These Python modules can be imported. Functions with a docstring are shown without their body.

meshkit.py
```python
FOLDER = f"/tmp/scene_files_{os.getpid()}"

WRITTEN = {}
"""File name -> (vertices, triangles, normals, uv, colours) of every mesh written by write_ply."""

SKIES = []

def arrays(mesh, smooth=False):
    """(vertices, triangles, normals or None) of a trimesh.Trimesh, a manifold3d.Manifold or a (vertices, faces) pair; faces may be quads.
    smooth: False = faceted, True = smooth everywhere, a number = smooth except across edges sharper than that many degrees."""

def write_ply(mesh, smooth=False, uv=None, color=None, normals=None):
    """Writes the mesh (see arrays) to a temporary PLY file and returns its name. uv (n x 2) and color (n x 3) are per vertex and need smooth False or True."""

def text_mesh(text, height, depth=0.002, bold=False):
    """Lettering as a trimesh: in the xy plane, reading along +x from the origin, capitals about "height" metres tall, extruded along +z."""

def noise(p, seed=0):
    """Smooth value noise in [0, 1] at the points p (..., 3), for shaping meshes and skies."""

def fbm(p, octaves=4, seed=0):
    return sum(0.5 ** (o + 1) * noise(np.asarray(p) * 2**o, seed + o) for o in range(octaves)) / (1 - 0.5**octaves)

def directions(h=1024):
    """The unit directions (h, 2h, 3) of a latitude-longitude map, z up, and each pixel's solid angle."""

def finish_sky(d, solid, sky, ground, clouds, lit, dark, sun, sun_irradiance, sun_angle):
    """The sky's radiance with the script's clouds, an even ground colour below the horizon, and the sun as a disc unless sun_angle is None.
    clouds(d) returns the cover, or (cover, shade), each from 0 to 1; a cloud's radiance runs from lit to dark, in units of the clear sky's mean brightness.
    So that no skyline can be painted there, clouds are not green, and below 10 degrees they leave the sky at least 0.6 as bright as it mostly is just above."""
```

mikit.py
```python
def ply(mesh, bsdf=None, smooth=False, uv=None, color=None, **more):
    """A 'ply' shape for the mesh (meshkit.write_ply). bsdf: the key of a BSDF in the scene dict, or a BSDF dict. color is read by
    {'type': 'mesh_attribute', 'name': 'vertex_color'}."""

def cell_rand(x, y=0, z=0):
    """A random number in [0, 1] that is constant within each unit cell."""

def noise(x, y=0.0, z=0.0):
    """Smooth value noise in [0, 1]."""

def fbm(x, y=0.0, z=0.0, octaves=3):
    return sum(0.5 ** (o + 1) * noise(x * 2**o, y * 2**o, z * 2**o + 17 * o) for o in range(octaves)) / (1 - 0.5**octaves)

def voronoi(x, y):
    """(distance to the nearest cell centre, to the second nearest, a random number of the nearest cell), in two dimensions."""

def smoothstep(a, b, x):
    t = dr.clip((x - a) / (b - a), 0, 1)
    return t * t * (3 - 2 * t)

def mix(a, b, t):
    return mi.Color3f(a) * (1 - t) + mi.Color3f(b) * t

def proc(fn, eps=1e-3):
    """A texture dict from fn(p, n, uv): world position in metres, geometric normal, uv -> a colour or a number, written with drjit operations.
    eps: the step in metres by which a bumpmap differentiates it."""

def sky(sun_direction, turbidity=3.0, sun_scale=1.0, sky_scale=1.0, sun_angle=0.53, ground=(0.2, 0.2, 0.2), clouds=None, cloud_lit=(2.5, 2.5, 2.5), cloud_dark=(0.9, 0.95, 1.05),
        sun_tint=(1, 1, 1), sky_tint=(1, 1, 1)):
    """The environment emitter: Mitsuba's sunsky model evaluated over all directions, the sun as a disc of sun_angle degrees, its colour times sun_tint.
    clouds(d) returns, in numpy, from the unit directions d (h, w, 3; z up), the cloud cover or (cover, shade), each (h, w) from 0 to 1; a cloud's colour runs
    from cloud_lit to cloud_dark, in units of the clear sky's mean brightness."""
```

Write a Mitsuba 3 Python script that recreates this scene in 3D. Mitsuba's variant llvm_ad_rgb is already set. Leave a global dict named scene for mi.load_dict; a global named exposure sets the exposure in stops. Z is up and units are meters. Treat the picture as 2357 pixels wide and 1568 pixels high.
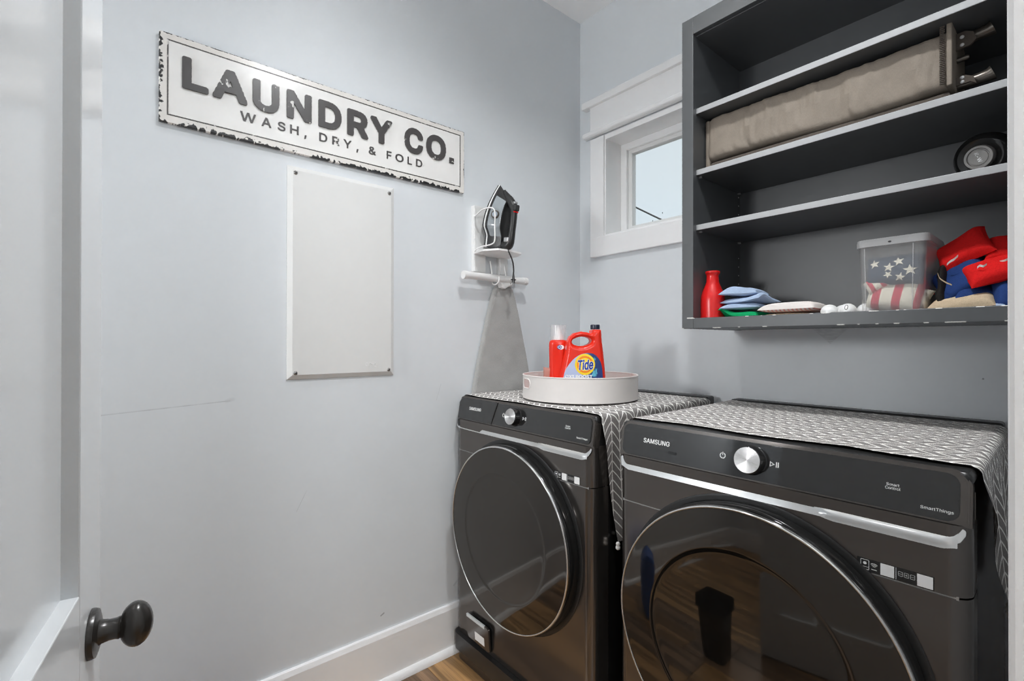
import math, numpy as np, trimesh, mitsuba as mi, drjit as dr, mikit, meshkit
import manifold3d as m3
from shapely.geometry import Polygon, Point, box as sbox, LineString
from shapely.ops import unary_union
from shapely import affinity
T = mi.ScalarTransform4f
PI = math.pi
rng = np.random.default_rng(7)
scene, labels = {}, {}

# ------------------------------------------------------------------ camera, light, exposure
W_PX, H_PX, F_PX = 2357, 1568, 1098.73
YAW, PITCH, ROLL = map(math.radians, (50.388, 0.1966, 0.07))
EYE = np.array([1.5761, -1.7331, 1.19])
fwd = np.array([-math.sin(YAW) * math.cos(PITCH), math.cos(YAW) * math.cos(PITCH), math.sin(PITCH)])
rgt = np.array([math.cos(YAW), math.sin(YAW), 0.0])
up0 = np.cross(rgt, fwd)
upv = -math.sin(ROLL) * rgt + math.cos(ROLL) * up0
scene['camera'] = {'type': 'perspective', 'fov': math.degrees(2 * math.atan(W_PX / 2 / F_PX)), 'fov_axis': 'x', 'near_clip': 0.02, 'far_clip': 500.0,
                   'to_world': T().look_at(origin=EYE.tolist(), target=(EYE + fwd).tolist(), up=upv.tolist())}
exposure = 0.0
# lamps: (x, y, radius, radiance)
UNSEEN_CANS = ((0.58, -1.12, 0.070, 80.0), (1.15, -1.10, 0.070, 520.0))      # downlights out of view, placed to light the machines and cabinet
UNSEEN_HALL_LAMP = (-2.40, 2.05, 0.20, 70.0)                        # unseen lamp on the hall's far wall, lights the left wall: y, z, radius, radiance
ADDED_FILL_LAMP = (0.36, 1.66, 0.20, 55.0)                        # added fill lamp behind the camera, lifts back wall and cabinet: x, z, radius, radiance
SKY_SCALE = 6.0
TINT = (0.985, 1.0, 1.01)

scene['sky'] = mikit.sky([-0.35, -0.75, 0.6], turbidity=3.0, sun_scale=0.05, sky_scale=SKY_SCALE, ground=(0.25, 0.25, 0.24), sky_tint=(0.98, 1.04, 1.0),
                         clouds=lambda d: 0.78 + 0.22 * meshkit.fbm(d * 3.0 + 5, 3, 2), cloud_lit=(1.46, 1.60, 1.62), cloud_dark=(0.9, 0.95, 1.0))

# ------------------------------------------------------------------ helpers
def obj(key, mesh, mat, smooth=False, label=None, cat=None, group=None, kind=None, uv=None, **more):
    base, n, k = key, 0, key
    while k in scene:
        n += 1
        k = f'{base}_{n:03d}'
    scene[k] = mikit.ply(mesh, mat, smooth=smooth, uv=uv, **more)
    d = {a: b for a, b in (('label', label), ('category', cat), ('group', group), ('kind', kind)) if b}
    if d:
        labels[k] = d
    return k

def tag(key, label, cat, group=None):
    labels[key] = {'label': label, 'category': cat}
    if group:
        labels[key]['group'] = group
    return key

def cat_(*ms):
    return trimesh.util.concatenate(list(ms))

def box(x0, x1, y0, y1, z0, z1):
    m = trimesh.creation.box((x1 - x0, y1 - y0, z1 - z0))
    m.apply_translation(((x0 + x1) / 2, (y0 + y1) / 2, (z0 + z1) / 2))
    return m

def cbox(x0, x1, y0, y1, z0, z1, r=0.003, n=1):
    """box with rounded edges: hull of eight little balls with n steps"""
    r = min(r, (x1 - x0) / 2.01, (y1 - y0) / 2.01, (z1 - z0) / 2.01)
    th = np.linspace(0, PI / 2, n + 2)[:, None] if n > 0 else np.array([[0.0], [PI / 2]])
    ph = th.T
    o = np.stack([np.sin(th) * np.cos(ph), np.sin(th) * np.sin(ph), np.cos(th) + 0 * ph], -1).reshape(-1, 3)
    pts = []
    for sx in (-1, 1):
        for sy in (-1, 1):
            for sz in (-1, 1):
                c = np.array([x1 - r if sx > 0 else x0 + r, y1 - r if sy > 0 else y0 + r, z1 - r if sz > 0 else z0 + r])
                pts.append(c + o * r * [sx, sy, sz])
    return trimesh.convex.convex_hull(np.vstack(pts))

def xf(mesh, M):
    m = mesh.copy()
    m.apply_transform(M)
    return m

def frame(o, x, y, z):
    M = np.eye(4)
    M[:3, 0], M[:3, 1], M[:3, 2], M[:3, 3] = x, y, z, o
    return M

def rotz(a, o=(0, 0, 0)):
    c, s = math.cos(a), math.sin(a)
    return frame(o, (c, s, 0), (-s, c, 0), (0, 0, 1))

def polys(g):
    return [p for p in getattr(g, 'geoms', [g]) if p.area > 1e-12]

def extrude(poly, h):
    return cat_(*[trimesh.creation.extrude_polygon(p, h, engine='earcut') for p in polys(poly)])

def bevel_extrude(poly, h, b, n=3):
    """poly in xy, thickness h along +z, the top edge rounded by b"""
    m = m3.Manifold()
    cs = to_cs(poly)
    m = cs.extrude(h - b)
    parts = [m]
    for i in range(n):
        a0, a1 = i / n * PI / 2, (i + 1) / n * PI / 2
        c = cs.offset(-b * (1 - math.cos(a1)) - 1e-5, m3.JoinType.Round, 2.0, 24)
        parts.append(c.extrude(h - b + b * math.sin(a1)))
    out = m3.Manifold.batch_boolean(parts, m3.OpType.Add)
    return mf(out)

def to_cs(poly):
    rings = []
    for p in polys(poly):
        p = p if p.exterior.is_ccw else Polygon(list(p.exterior.coords)[::-1], [list(i.coords) for i in p.interiors])
        rings.append(np.array(p.exterior.coords)[:-1])
        rings += [np.array(i.coords)[:-1] for i in p.interiors]
    return m3.CrossSection(rings, m3.FillRule.EvenOdd)

def mf(man):
    m = man.to_mesh()
    return trimesh.Trimesh(m.vert_properties[:, :3], m.tri_verts, process=True)

def rrect(x0, x1, y0, y1, r, n=8):
    return sbox(x0 + r, y0 + r, x1 - r, y1 - r).buffer(r, n)

def lathe(profile, n=64):
    """profile (r, z) revolved about z"""
    m = trimesh.creation.revolve(np.array(profile, float), sections=n)
    m.merge_vertices()
    v = m.triangles
    if np.einsum('ij,ij->i', v[:, 0], np.cross(v[:, 1], v[:, 2])).sum() < 0:
        m.invert()
    return m

def grid(P, closed_u=False):
    """mesh of a grid of points (n, m, 3)"""
    n, m = P.shape[:2]
    i = np.arange(n * m).reshape(n, m)
    a, b, c, d = i[:-1, :-1].ravel(), i[1:, :-1].ravel(), i[1:, 1:].ravel(), i[:-1, 1:].ravel()
    f = np.vstack([np.stack([a, b, c], 1), np.stack([a, c, d], 1)])
    return trimesh.Trimesh(P.reshape(-1, 3), f, process=False)

def tube(path, r, n=10, caps=True):
    P = np.array(path, float)
    R = np.broadcast_to(np.asarray(r, float), (len(P),))
    t = np.gradient(P, axis=0)
    t /= np.linalg.norm(t, axis=1, keepdims=True) + 1e-12
    ref = np.array([0, 0, 1.0]) if abs(t[0][2]) < 0.9 else np.array([1.0, 0, 0])
    a = np.cross(t[0], ref); a /= np.linalg.norm(a)
    V = []
    for k in range(len(P)):
        a = a - t[k] * (a @ t[k]); a /= np.linalg.norm(a) + 1e-12
        b = np.cross(t[k], a)
        ang = np.arange(n) * 2 * PI / n
        V.append(P[k] + R[k] * (np.cos(ang)[:, None] * a + np.sin(ang)[:, None] * b))
    V = np.array(V); L = len(P)
    i = np.arange(L * n).reshape(L, n)
    j = np.roll(i, -1, 1)
    f = [np.stack([i[:-1].ravel(), j[:-1].ravel(), j[1:].ravel()], 1), np.stack([i[:-1].ravel(), j[1:].ravel(), i[1:].ravel()], 1)]
    V = V.reshape(-1, 3)
    if caps:
        c0, c1 = len(V), len(V) + 1
        V = np.vstack([V, P[0], P[-1]])
        f.append(np.stack([j[0], i[0], np.full(n, c0)], 1)); f.append(np.stack([i[-1], j[-1], np.full(n, c1)], 1))
    m = trimesh.Trimesh(V, np.vstack(f), process=False)
    return m

def bez(pts, n=24):
    """Catmull-Rom through the points"""
    P = np.array(pts, float)
    Q = np.vstack([2 * P[0] - P[1], P, 2 * P[-1] - P[-2]])
    out = []
    for k in range(1, len(Q) - 2):
        t = np.linspace(0, 1, n, endpoint=k == len(Q) - 3)[:, None]
        p0, p1, p2, p3 = Q[k - 1:k + 3]
        out.append(0.5 * (2 * p1 + (p2 - p0) * t + (2 * p0 - 5 * p1 + 4 * p2 - p3) * t ** 2 + (3 * p1 - p0 - 3 * p2 + p3) * t ** 3))
    return np.vstack(out)

_gl = {}
def text_poly(s, bold=0.0):
    """lettering as a shapely shape, capitals about 1 tall, thickened by bold"""
    if (s, bold) not in _gl:
        m = meshkit.text_mesh(s, 1.0, 0.01)
        top = m.face_normals[:, 2] > 0.9
        g = unary_union([Polygon(t[:, :2]).buffer(1e-4) for t in m.triangles[top]])
        if bold:
            g = g.buffer(bold, join_style=2, mitre_limit=2)
        _gl[(s, bold)] = g
    return _gl[(s, bold)]

def fit(g, x0, x1, y0, y1):
    a, b, c, d = g.bounds
    return affinity.affine_transform(g, [(x1 - x0) / (c - a), 0, 0, (y1 - y0) / (d - b), x0 - a * (x1 - x0) / (c - a), y0 - b * (y1 - y0) / (d - b)])

def smooth_noise(P, scale, amp, seed):
    return (meshkit.fbm(np.asarray(P) * scale, 3, seed) - 0.5) * 2 * amp

# ------------------------------------------------------------------ materials
def rgb(*c):
    return {'type': 'rgb', 'value': list(c)}

def srgb(r, g, b):
    c = np.array([r, g, b]) / 255.0
    return tuple(np.where(c <= 0.04045, c / 12.92, ((c + 0.055) / 1.055) ** 2.4).tolist())

def pr(name, col, rough=0.5, two=False, **k):
    b = {'type': 'principled', 'base_color': col if isinstance(col, dict) else rgb(*col), 'roughness': rough, **k}
    scene[name] = {'type': 'twosided', 'bsdf': b} if two else b

def seg_dist(y, z, a, b):
    ax, az, bx, bz = *a, *b
    dx, dz = bx - ax, bz - az
    t = dr.clip(((y - ax) * dx + (z - az) * dz) / (dx * dx + dz * dz), 0, 1)
    return dr.sqrt(dr.square(y - ax - t * dx) + dr.square(z - az - t * dz)), t

WALL = (0.650, 0.676, 0.698)
def wall_paint(p, n, uv):
    v = mikit.fbm(p.x * 3 + p.y * 3.1, p.z * 3, p.y * 2, octaves=2)
    c = mi.Color3f(*WALL) * (0.985 + 0.03 * v)
    m = mi.Float(0)
    for a, b, w, s in (((-1.802, 1.003), (-1.482, 1.020), 0.0012, 0.16), ((-1.49, 1.02), (-1.475, 1.024), 0.004, 0.08), ((-0.80, 0.97), (-0.78, 1.03), 0.001, 0.12),
                       ((-1.30, 0.66), (-1.27, 0.72), 0.001, 0.10), ((-0.72, 0.245), (-0.70, 0.26), 0.003, 0.25), ((-1.02, 0.235), (-1.01, 0.24), 0.002, 0.5)):
        d, t = seg_dist(p.y, p.z, a, b)
        m = dr.maximum(m, s * (1 - mikit.smoothstep(w * 0.5, w * 2, d)) * (0.5 + mikit.noise(p.y * 60, p.z * 60)))
    m = m * dr.select(p.x < 0.01, mi.Float(1), mi.Float(0))
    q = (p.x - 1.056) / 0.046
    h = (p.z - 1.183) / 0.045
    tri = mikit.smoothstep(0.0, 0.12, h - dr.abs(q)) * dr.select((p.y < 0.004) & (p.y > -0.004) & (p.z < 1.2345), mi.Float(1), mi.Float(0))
    dot = 1 - mikit.smoothstep(0.0016, 0.0024, dr.sqrt(dr.square(p.x - 1.401) + dr.square(p.z - 1.096)))
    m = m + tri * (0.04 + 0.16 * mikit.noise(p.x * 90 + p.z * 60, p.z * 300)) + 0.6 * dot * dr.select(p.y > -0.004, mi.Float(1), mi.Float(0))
    return c * (1 - m)

pr('mat_wall', mikit.proc(wall_paint), 0.5, specular=0.35)
pr('mat_ceiling', (0.86, 0.86, 0.855), 0.8)
pr('mat_trim', (0.80, 0.80, 0.80), 0.32, specular=0.5)
pr('mat_door', (0.60, 0.62, 0.635), 0.16, specular=0.6)
pr('mat_white_metal', (0.68, 0.68, 0.668), 0.35)
pr('mat_white_plastic', (0.74, 0.74, 0.73), 0.3)
pr('mat_hall_wall', (0.80, 0.80, 0.79), 0.7)
pr('mat_screw', (0.35, 0.34, 0.33), 0.25, metallic=1.0)
pr('mat_bronze', (0.022, 0.020, 0.018), 0.24, metallic=0.15, specular=0.6)
pr('mat_black', (0.012, 0.012, 0.012), 0.35)
pr('mat_black_gloss', (0.008, 0.008, 0.008), 0.06, specular=0.55)
pr('mat_rubber', (0.02, 0.02, 0.02), 0.6)
scene['mat_chrome'] = {'type': 'roughconductor', 'material': 'Cr', 'distribution': 'ggx', 'alpha': 0.06, 'specular_reflectance': rgb(1.15, 1.15, 1.15)}
pr('mat_chrome', (0.80, 0.80, 0.79), 0.12, metallic=1.0)
scene['mat_brushed'] = {'type': 'roughconductor', 'material': 'Al', 'distribution': 'ggx', 'alpha_u': 0.05, 'alpha_v': 0.32, 'specular_reflectance': rgb(0.8, 0.8, 0.79)}
pr('mat_front', (0.150, 0.137, 0.128), 0.15, metallic=0.90)
pr('mat_side', (0.010, 0.010, 0.010), 0.10, specular=0.4)
pr('mat_glass_black', (0.092, 0.085, 0.078), 0.035, metallic=0.95)
pr('mat_panel', (0.014, 0.014, 0.014), 0.04, specular=0.9, metallic=0.0)
pr('mat_print', (0.75, 0.75, 0.75), 0.5)
pr('mat_print_grey', (0.30, 0.30, 0.30), 0.5)
pr('mat_sticker', (0.78, 0.78, 0.78), 0.5)
pr('mat_lit_edge', (0.55, 0.57, 0.58), 0.35)  # pale tone standing in for light caught on the filter flap's edge

def cabinet_paint(p, n, uv):
    c = mi.Color3f(0.060, 0.064, 0.067)
    near = (1 - mikit.smoothstep(0.0010, 0.0022, dr.abs(p.z - 1.2665))) * (1 - mikit.smoothstep(-0.335, -0.325, p.y))
    low = (1 - mikit.smoothstep(0.0010, 0.0020, dr.abs(p.z - 1.2342))) * (1 - mikit.smoothstep(-0.338, -0.335, p.y))
    ch = near * mikit.smoothstep(0.56, 0.60, mikit.fbm(p.x * 60, p.y * 150, 3, octaves=2)) + low * mikit.smoothstep(0.70, 0.73, mikit.noise(p.x * 55, p.y * 100, 9))
    return mikit.mix(c, mi.Color3f(0.7, 0.69, 0.66), dr.clip(ch, 0, 1))
pr('mat_cabinet', mikit.proc(cabinet_paint), 0.42, specular=0.75)

pr('mat_edge_band', (0.36, 0.365, 0.37), 0.4)

def wood(tone, seed):
    def fn(p, n, uv):
        g = mikit.fbm(p.x * 2.2 + seed * 7, p.y * 42 + 0.6 * mikit.noise(p.x * 5, p.y * 8, seed), seed, octaves=4)
        f = mikit.noise(p.x * 9, p.y * 320, seed * 3)
        k = mikit.smoothstep(0.3, 0.72, g)
        c = mikit.mix(mi.Color3f(*[0.42 * t for t in tone]), mi.Color3f(*tone), k) * (0.85 + 0.3 * f)
        return c
    return fn
for i, tone in enumerate(((0.50, 0.29, 0.125), (0.40, 0.225, 0.10), (0.27, 0.165, 0.095), (0.46, 0.26, 0.11))):
    pr(f'mat_wood_{i}', mikit.proc(wood(tone, i + 1)), 0.34, specular=0.4)

def sign_paint(p, n, uv):
    """worn off-white enamel, chipped to black iron along the rim; uv is metres from the lower left corner"""
    e = dr.minimum(dr.minimum(uv.x, 0.965 - uv.x), dr.minimum(uv.y, 0.24 - uv.y))
    nz = mikit.fbm(uv.x * 150, uv.y * 150, 1, octaves=4) * 0.6 + mikit.fbm(uv.x * 28, uv.y * 28, 8, octaves=2) * 0.4
    lo = 1 - mikit.smoothstep(0.0, 0.04, uv.y)
    lf = 1 - mikit.smoothstep(0.0, 0.04, uv.x)
    th = 0.0030 + 0.0085 * dr.maximum(lo, lf)
    chip = 1 - mikit.smoothstep(0.0, 0.0015, e - th * (nz - 0.44) * 4.2)
    base = mikit.mix(mi.Color3f(0.74, 0.715, 0.68), mi.Color3f(0.80, 0.79, 0.77), mikit.smoothstep(0.018, 0.022, e))
    base = base * (0.96 + 0.06 * mikit.noise(uv.x * 20, uv.y * 20, 5))
    return mikit.mix(base, mi.Color3f(0.02, 0.02, 0.02), chip)
pr('mat_sign', mikit.proc(sign_paint), 0.25, specular=0.5)
def letter_paint(p, n, uv):
    w = mikit.smoothstep(0.755, 0.775, 0.5 * mikit.fbm(p.y * 160, p.z * 120, 2, octaves=3) + 0.5 * mikit.noise(p.y * 22, p.z * 25, 7))
    return mikit.mix(mi.Color3f(0.060, 0.056, 0.055), mi.Color3f(0.6, 0.59, 0.57), w)
pr('mat_letter', mikit.proc(letter_paint), 0.3)

def cloth_fn(p, n, uv):
    u = uv.x / 0.0365
    col = dr.floor(u)
    f = u - col
    odd = col - 2 * dr.floor(col * 0.5)
    s = dr.select(odd > 0.5, f, 1 - f)
    v = uv.y / 0.0275 + 1.35 * (s + 0.30 * s * (1 - s)) + 0.12 * mikit.noise(uv.x * 30, uv.y * 30)
    k = v - dr.floor(v)
    d = dr.minimum(k, 1 - k)
    line = 1 - mikit.smoothstep(0.065, 0.105, d)
    stem = 1 - mikit.smoothstep(0.035, 0.060, dr.minimum(f, 1 - f))
    g = mi.Color3f(0.175, 0.163, 0.157) * (0.9 + 0.25 * mikit.noise(uv.x * 400, uv.y * 400))
    return mikit.mix(g, mi.Color3f(0.80, 0.78, 0.75), dr.maximum(line, stem))
pr('mat_cloth', mikit.proc(cloth_fn), 0.8, two=True, sheen=0.2)
pr('mat_pom', (0.75, 0.74, 0.71), 0.9)

def fabric(name, col, rough=0.9, var=0.25, f=700.0, two=True):
    def fn(p, n, uv):
        w = mikit.noise(p.x * f, p.y * f, p.z * f)
        l = mikit.fbm(p.x * 25, p.y * 25, p.z * 25, octaves=2)
        return mi.Color3f(*col) * (1 - var / 2 + var * w) * (0.9 + 0.2 * l)
    pr(name, mikit.proc(fn), rough, two=two, specular=0.15)
fabric('mat_board_cover', (0.36, 0.355, 0.345), var=0.22, f=650)
fabric('mat_taupe', (0.235, 0.200, 0.165), rough=0.6, var=0.15)
fabric('mat_taupe_dark', (0.095, 0.080, 0.068), var=0.15)
fabric('mat_denim', (0.34, 0.43, 0.58))
fabric('mat_green', (0.005, 0.27, 0.095))
fabric('mat_beige', (0.53, 0.42, 0.29))
fabric('mat_white_cloth', (0.66, 0.63, 0.60))
fabric('mat_red_cloth', (0.58, 0.012, 0.012))
fabric('mat_navy', (0.018, 0.045, 0.16))
fabric('mat_mesh_black', (0.02, 0.019, 0.018))
def stripes(p, n, uv):
    k = uv.x * 2.6 + 0.2
    k = k - dr.floor(k)
    return mikit.mix(mi.Color3f(0.70, 0.66, 0.55), mi.Color3f(0.50, 0.055, 0.085), mikit.smoothstep(0.55, 0.57, k) * (1 - mikit.smoothstep(0.96, 0.98, k)))
pr('mat_stripes', mikit.proc(stripes), 0.9, two=True)
def pink_stripes(p, n, uv):
    k = uv.x * 14
    k = k - dr.floor(k)
    return mikit.mix(mi.Color3f(0.68, 0.63, 0.60), mi.Color3f(0.62, 0.25, 0.22), mikit.smoothstep(0.45, 0.55, k) * mikit.smoothstep(1.4, 1.6, uv.y) * 0.9)
pr('mat_pink', mikit.proc(pink_stripes), 0.9, two=True)
pr('mat_flag_blue', (0.045, 0.062, 0.095), 0.9, two=True)
pr('mat_cream', (0.70, 0.66, 0.55), 0.9, two=True)
pr('mat_red_plastic', (0.62, 0.010, 0.010), 0.28, specular=0.5)
pr('mat_jug_red', (0.68, 0.022, 0.008), 0.26, specular=0.4)
pr('mat_navy_cap', (0.010, 0.013, 0.030), 0.3)
pr('mat_basket', (0.66, 0.625, 0.60), 0.4)
pr('mat_ball', (0.78, 0.78, 0.77), 0.25)
pr('mat_grey_hub', (0.22, 0.21, 0.20), 0.3, metallic=0.4)
pr('mat_dark_metal', (0.13, 0.115, 0.10), 0.3, metallic=0.8)
pr('mat_rivet', (0.8, 0.8, 0.8), 0.3)
pr('mat_tank', (0.25, 0.275, 0.29), 0.12, specular=0.6)
pr('mat_dial', (0.45, 0.50, 0.56), 0.2, metallic=0.3)
pr('mat_silver', (0.50, 0.50, 0.50), 0.3, metallic=0.8)
pr('mat_yellow', (0.85, 0.60, 0.02), 0.35)
pr('mat_orange', (0.80, 0.22, 0.01), 0.35)
pr('mat_blue', (0.010, 0.030, 0.22), 0.35)
pr('mat_blue_bag', (0.010, 0.07, 0.30), 0.25)
def jug_label(p, n, uv):
    a = mikit.mix(mi.Color3f(0.42, 0.48, 0.66), mi.Color3f(0.012, 0.035, 0.15), mikit.smoothstep(0.35, 0.75, uv.x))
    sp = mikit.smoothstep(0.55, 0.75, mikit.fbm(uv.x * 9, uv.y * 7, 4, octaves=3)) * mikit.smoothstep(0.55, 0.7, uv.x)
    a = mikit.mix(a, mi.Color3f(0.10, 0.42, 0.55), sp)
    band = 1 - mikit.smoothstep(0.40, 0.44, uv.y)
    return mikit.mix(a, mi.Color3f(0.018, 0.045, 0.20) * (0.7 + mi.Float(1.2) * (1 - uv.x)), band)
pr('mat_jug_label', mikit.proc(jug_label), 0.3)
scene['mat_pane'] = {'type': 'thindielectric', 'int_ior': 1.5}
scene['mat_clear'] = {'type': 'blendbsdf', 'weight': 0.15, 'a': {'type': 'thindielectric', 'int_ior': 1.45}, 'b': {'type': 'twosided', 'bsdf': {'type': 'diffuse', 'reflectance': rgb(0.75, 0.75, 0.74)}}}
scene['mat_clear_rim'] = {'type': 'blendbsdf', 'weight': 0.36, 'a': {'type': 'thindielectric', 'int_ior': 1.45}, 'b': {'type': 'twosided', 'bsdf': {'type': 'diffuse', 'reflectance': rgb(0.62, 0.62, 0.62)}}}
scene['mat_cap_clear'] = {'type': 'blendbsdf', 'weight': 0.16, 'a': {'type': 'thindielectric', 'int_ior': 1.45}, 'b': {'type': 'twosided', 'bsdf': {'type': 'diffuse', 'reflectance': rgb(0.85, 0.84, 0.84)}}}
scene['mat_pouch'] = {'type': 'blendbsdf', 'weight': 0.55, 'a': {'type': 'thindielectric', 'int_ior': 1.45}, 'b': {'type': 'twosided', 'bsdf': {'type': 'diffuse', 'reflectance': rgb(0.6, 0.28, 0.22)}}}

# ------------------------------------------------------------------ the room
XR, WT, CEIL, YF = 1.5535, 0.12, 2.74, -3.40
DY0, DY1, DH = -1.905, -1.20, 2.05                 # doorway in the right wall
obj('wall_left', box(-WT, 0, YF - WT, WT + 0.05, -0.1, CEIL), 'mat_wall', kind='structure')
WX0, WX1, WZ0, WZ1 = 0.155, 0.640, 1.675, 2.132     # window opening
bw = cat_(box(0, WX0, 0, 0.15, -0.1, CEIL), box(WX1, XR + WT, 0, 0.15, -0.1, CEIL), box(WX0, WX1, 0, 0.15, -0.1, WZ0), box(WX0, WX1, 0, 0.15, WZ1, CEIL))
obj('wall_back', bw, 'mat_wall', kind='structure')
rw = cat_(box(XR, XR + WT, DY1 + 0.02, 0, -0.1, CEIL), box(XR, XR + WT, YF, DY0 - 0.02, -0.1, CEIL), box(XR, XR + WT, DY0 - 0.02, DY1 + 0.02, DH + 0.02, CEIL))
obj('wall_right', rw, 'mat_wall', kind='structure')
obj('wall_front', box(0, XR + WT, YF - WT, YF, -0.1, CEIL), 'mat_wall', kind='structure')  # out of view, set far back so the added lamp lights evenly
obj('ceiling', box(-WT, 3.4, -3.6, 0.15, CEIL, CEIL + 0.1), 'mat_ceiling', kind='structure')
obj('floor', box(-WT, 3.4, -3.6, 0.15, -0.1, -0.006), 'mat_wood_2', kind='structure')
# planks run along x
pw, y = 0.152, -0.855 + 0.152 * 5
row = 0
while y > YF:
    xs = [0.0]
    x = rng.uniform(0.35, 1.0)
    while x < 3.3:
        xs.append(x); x += rng.uniform(0.8, 1.25)
    xs.append(3.3)
    if abs(y + 0.855) < 0.2: xs = [0.0, 0.75, 1.9, 3.3]
    for a, b in zip(xs[:-1], xs[1:]):
        m = {4: 3, 5: 2, 6: 0}.get(row, int(rng.integers(0, 4)))
        obj('floor__plank', cbox(a + 0.0006, b - 0.0006, max(y - pw, -3.4) + 0.0007, y - 0.0007, -0.006, 0, 0.0012, 0), f'mat_wood_{m}')
    y -= pw; row += 1
# hall beyond the doorway
obj('wall_hall_far', box(3.2, 3.3, -3.2, 0.1, -0.1, CEIL), 'mat_hall_wall', kind='structure')
obj('wall_hall_left', box(XR + WT, 3.2, -0.35, -0.25, -0.1, CEIL), 'mat_hall_wall', kind='structure')
obj('wall_hall_right', box(XR + WT, 3.2, -3.2, -3.1, -0.1, CEIL), 'mat_hall_wall', kind='structure')
# baseboards with a bevelled top and a shoe moulding
def base_profile(h=0.18, t=0.016):
    return Polygon([(0, 0), (t, 0), (t, h - 0.016), (t - 0.006, h - 0.002), (t - 0.008, h), (0, h)])
def shoe_profile(t=0.016, s=0.019, h=0.024):
    a = np.linspace(0, PI / 2, 6)
    return Polygon([(t, 0.0005)] + [(t + s * math.cos(q), 0.0005 + h * math.sin(q)) for q in a])
def run(poly, M, L):
    return xf(extrude(poly, L), M)
ML = frame((0, -0.002, 0), (1, 0, 0), (0, 0, 1), (0, -1, 0))
obj('baseboard_left', run(base_profile(), ML, -YF - 0.004), 'mat_trim', kind='structure')
obj('trim_1', run(shoe_profile(), ML, -YF - 0.03), 'mat_trim', smooth=40, kind='structure')
MF = frame((0.002, YF, 0), (0, 1, 0), (0, 0, 1), (1, 0, 0))
obj('baseboard_front', run(base_profile(), MF, XR - 0.004), 'mat_trim', kind='structure')
MB = frame((0.04, 0, 0), (0, -1, 0), (0, 0, 1), (1, 0, 0))
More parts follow.
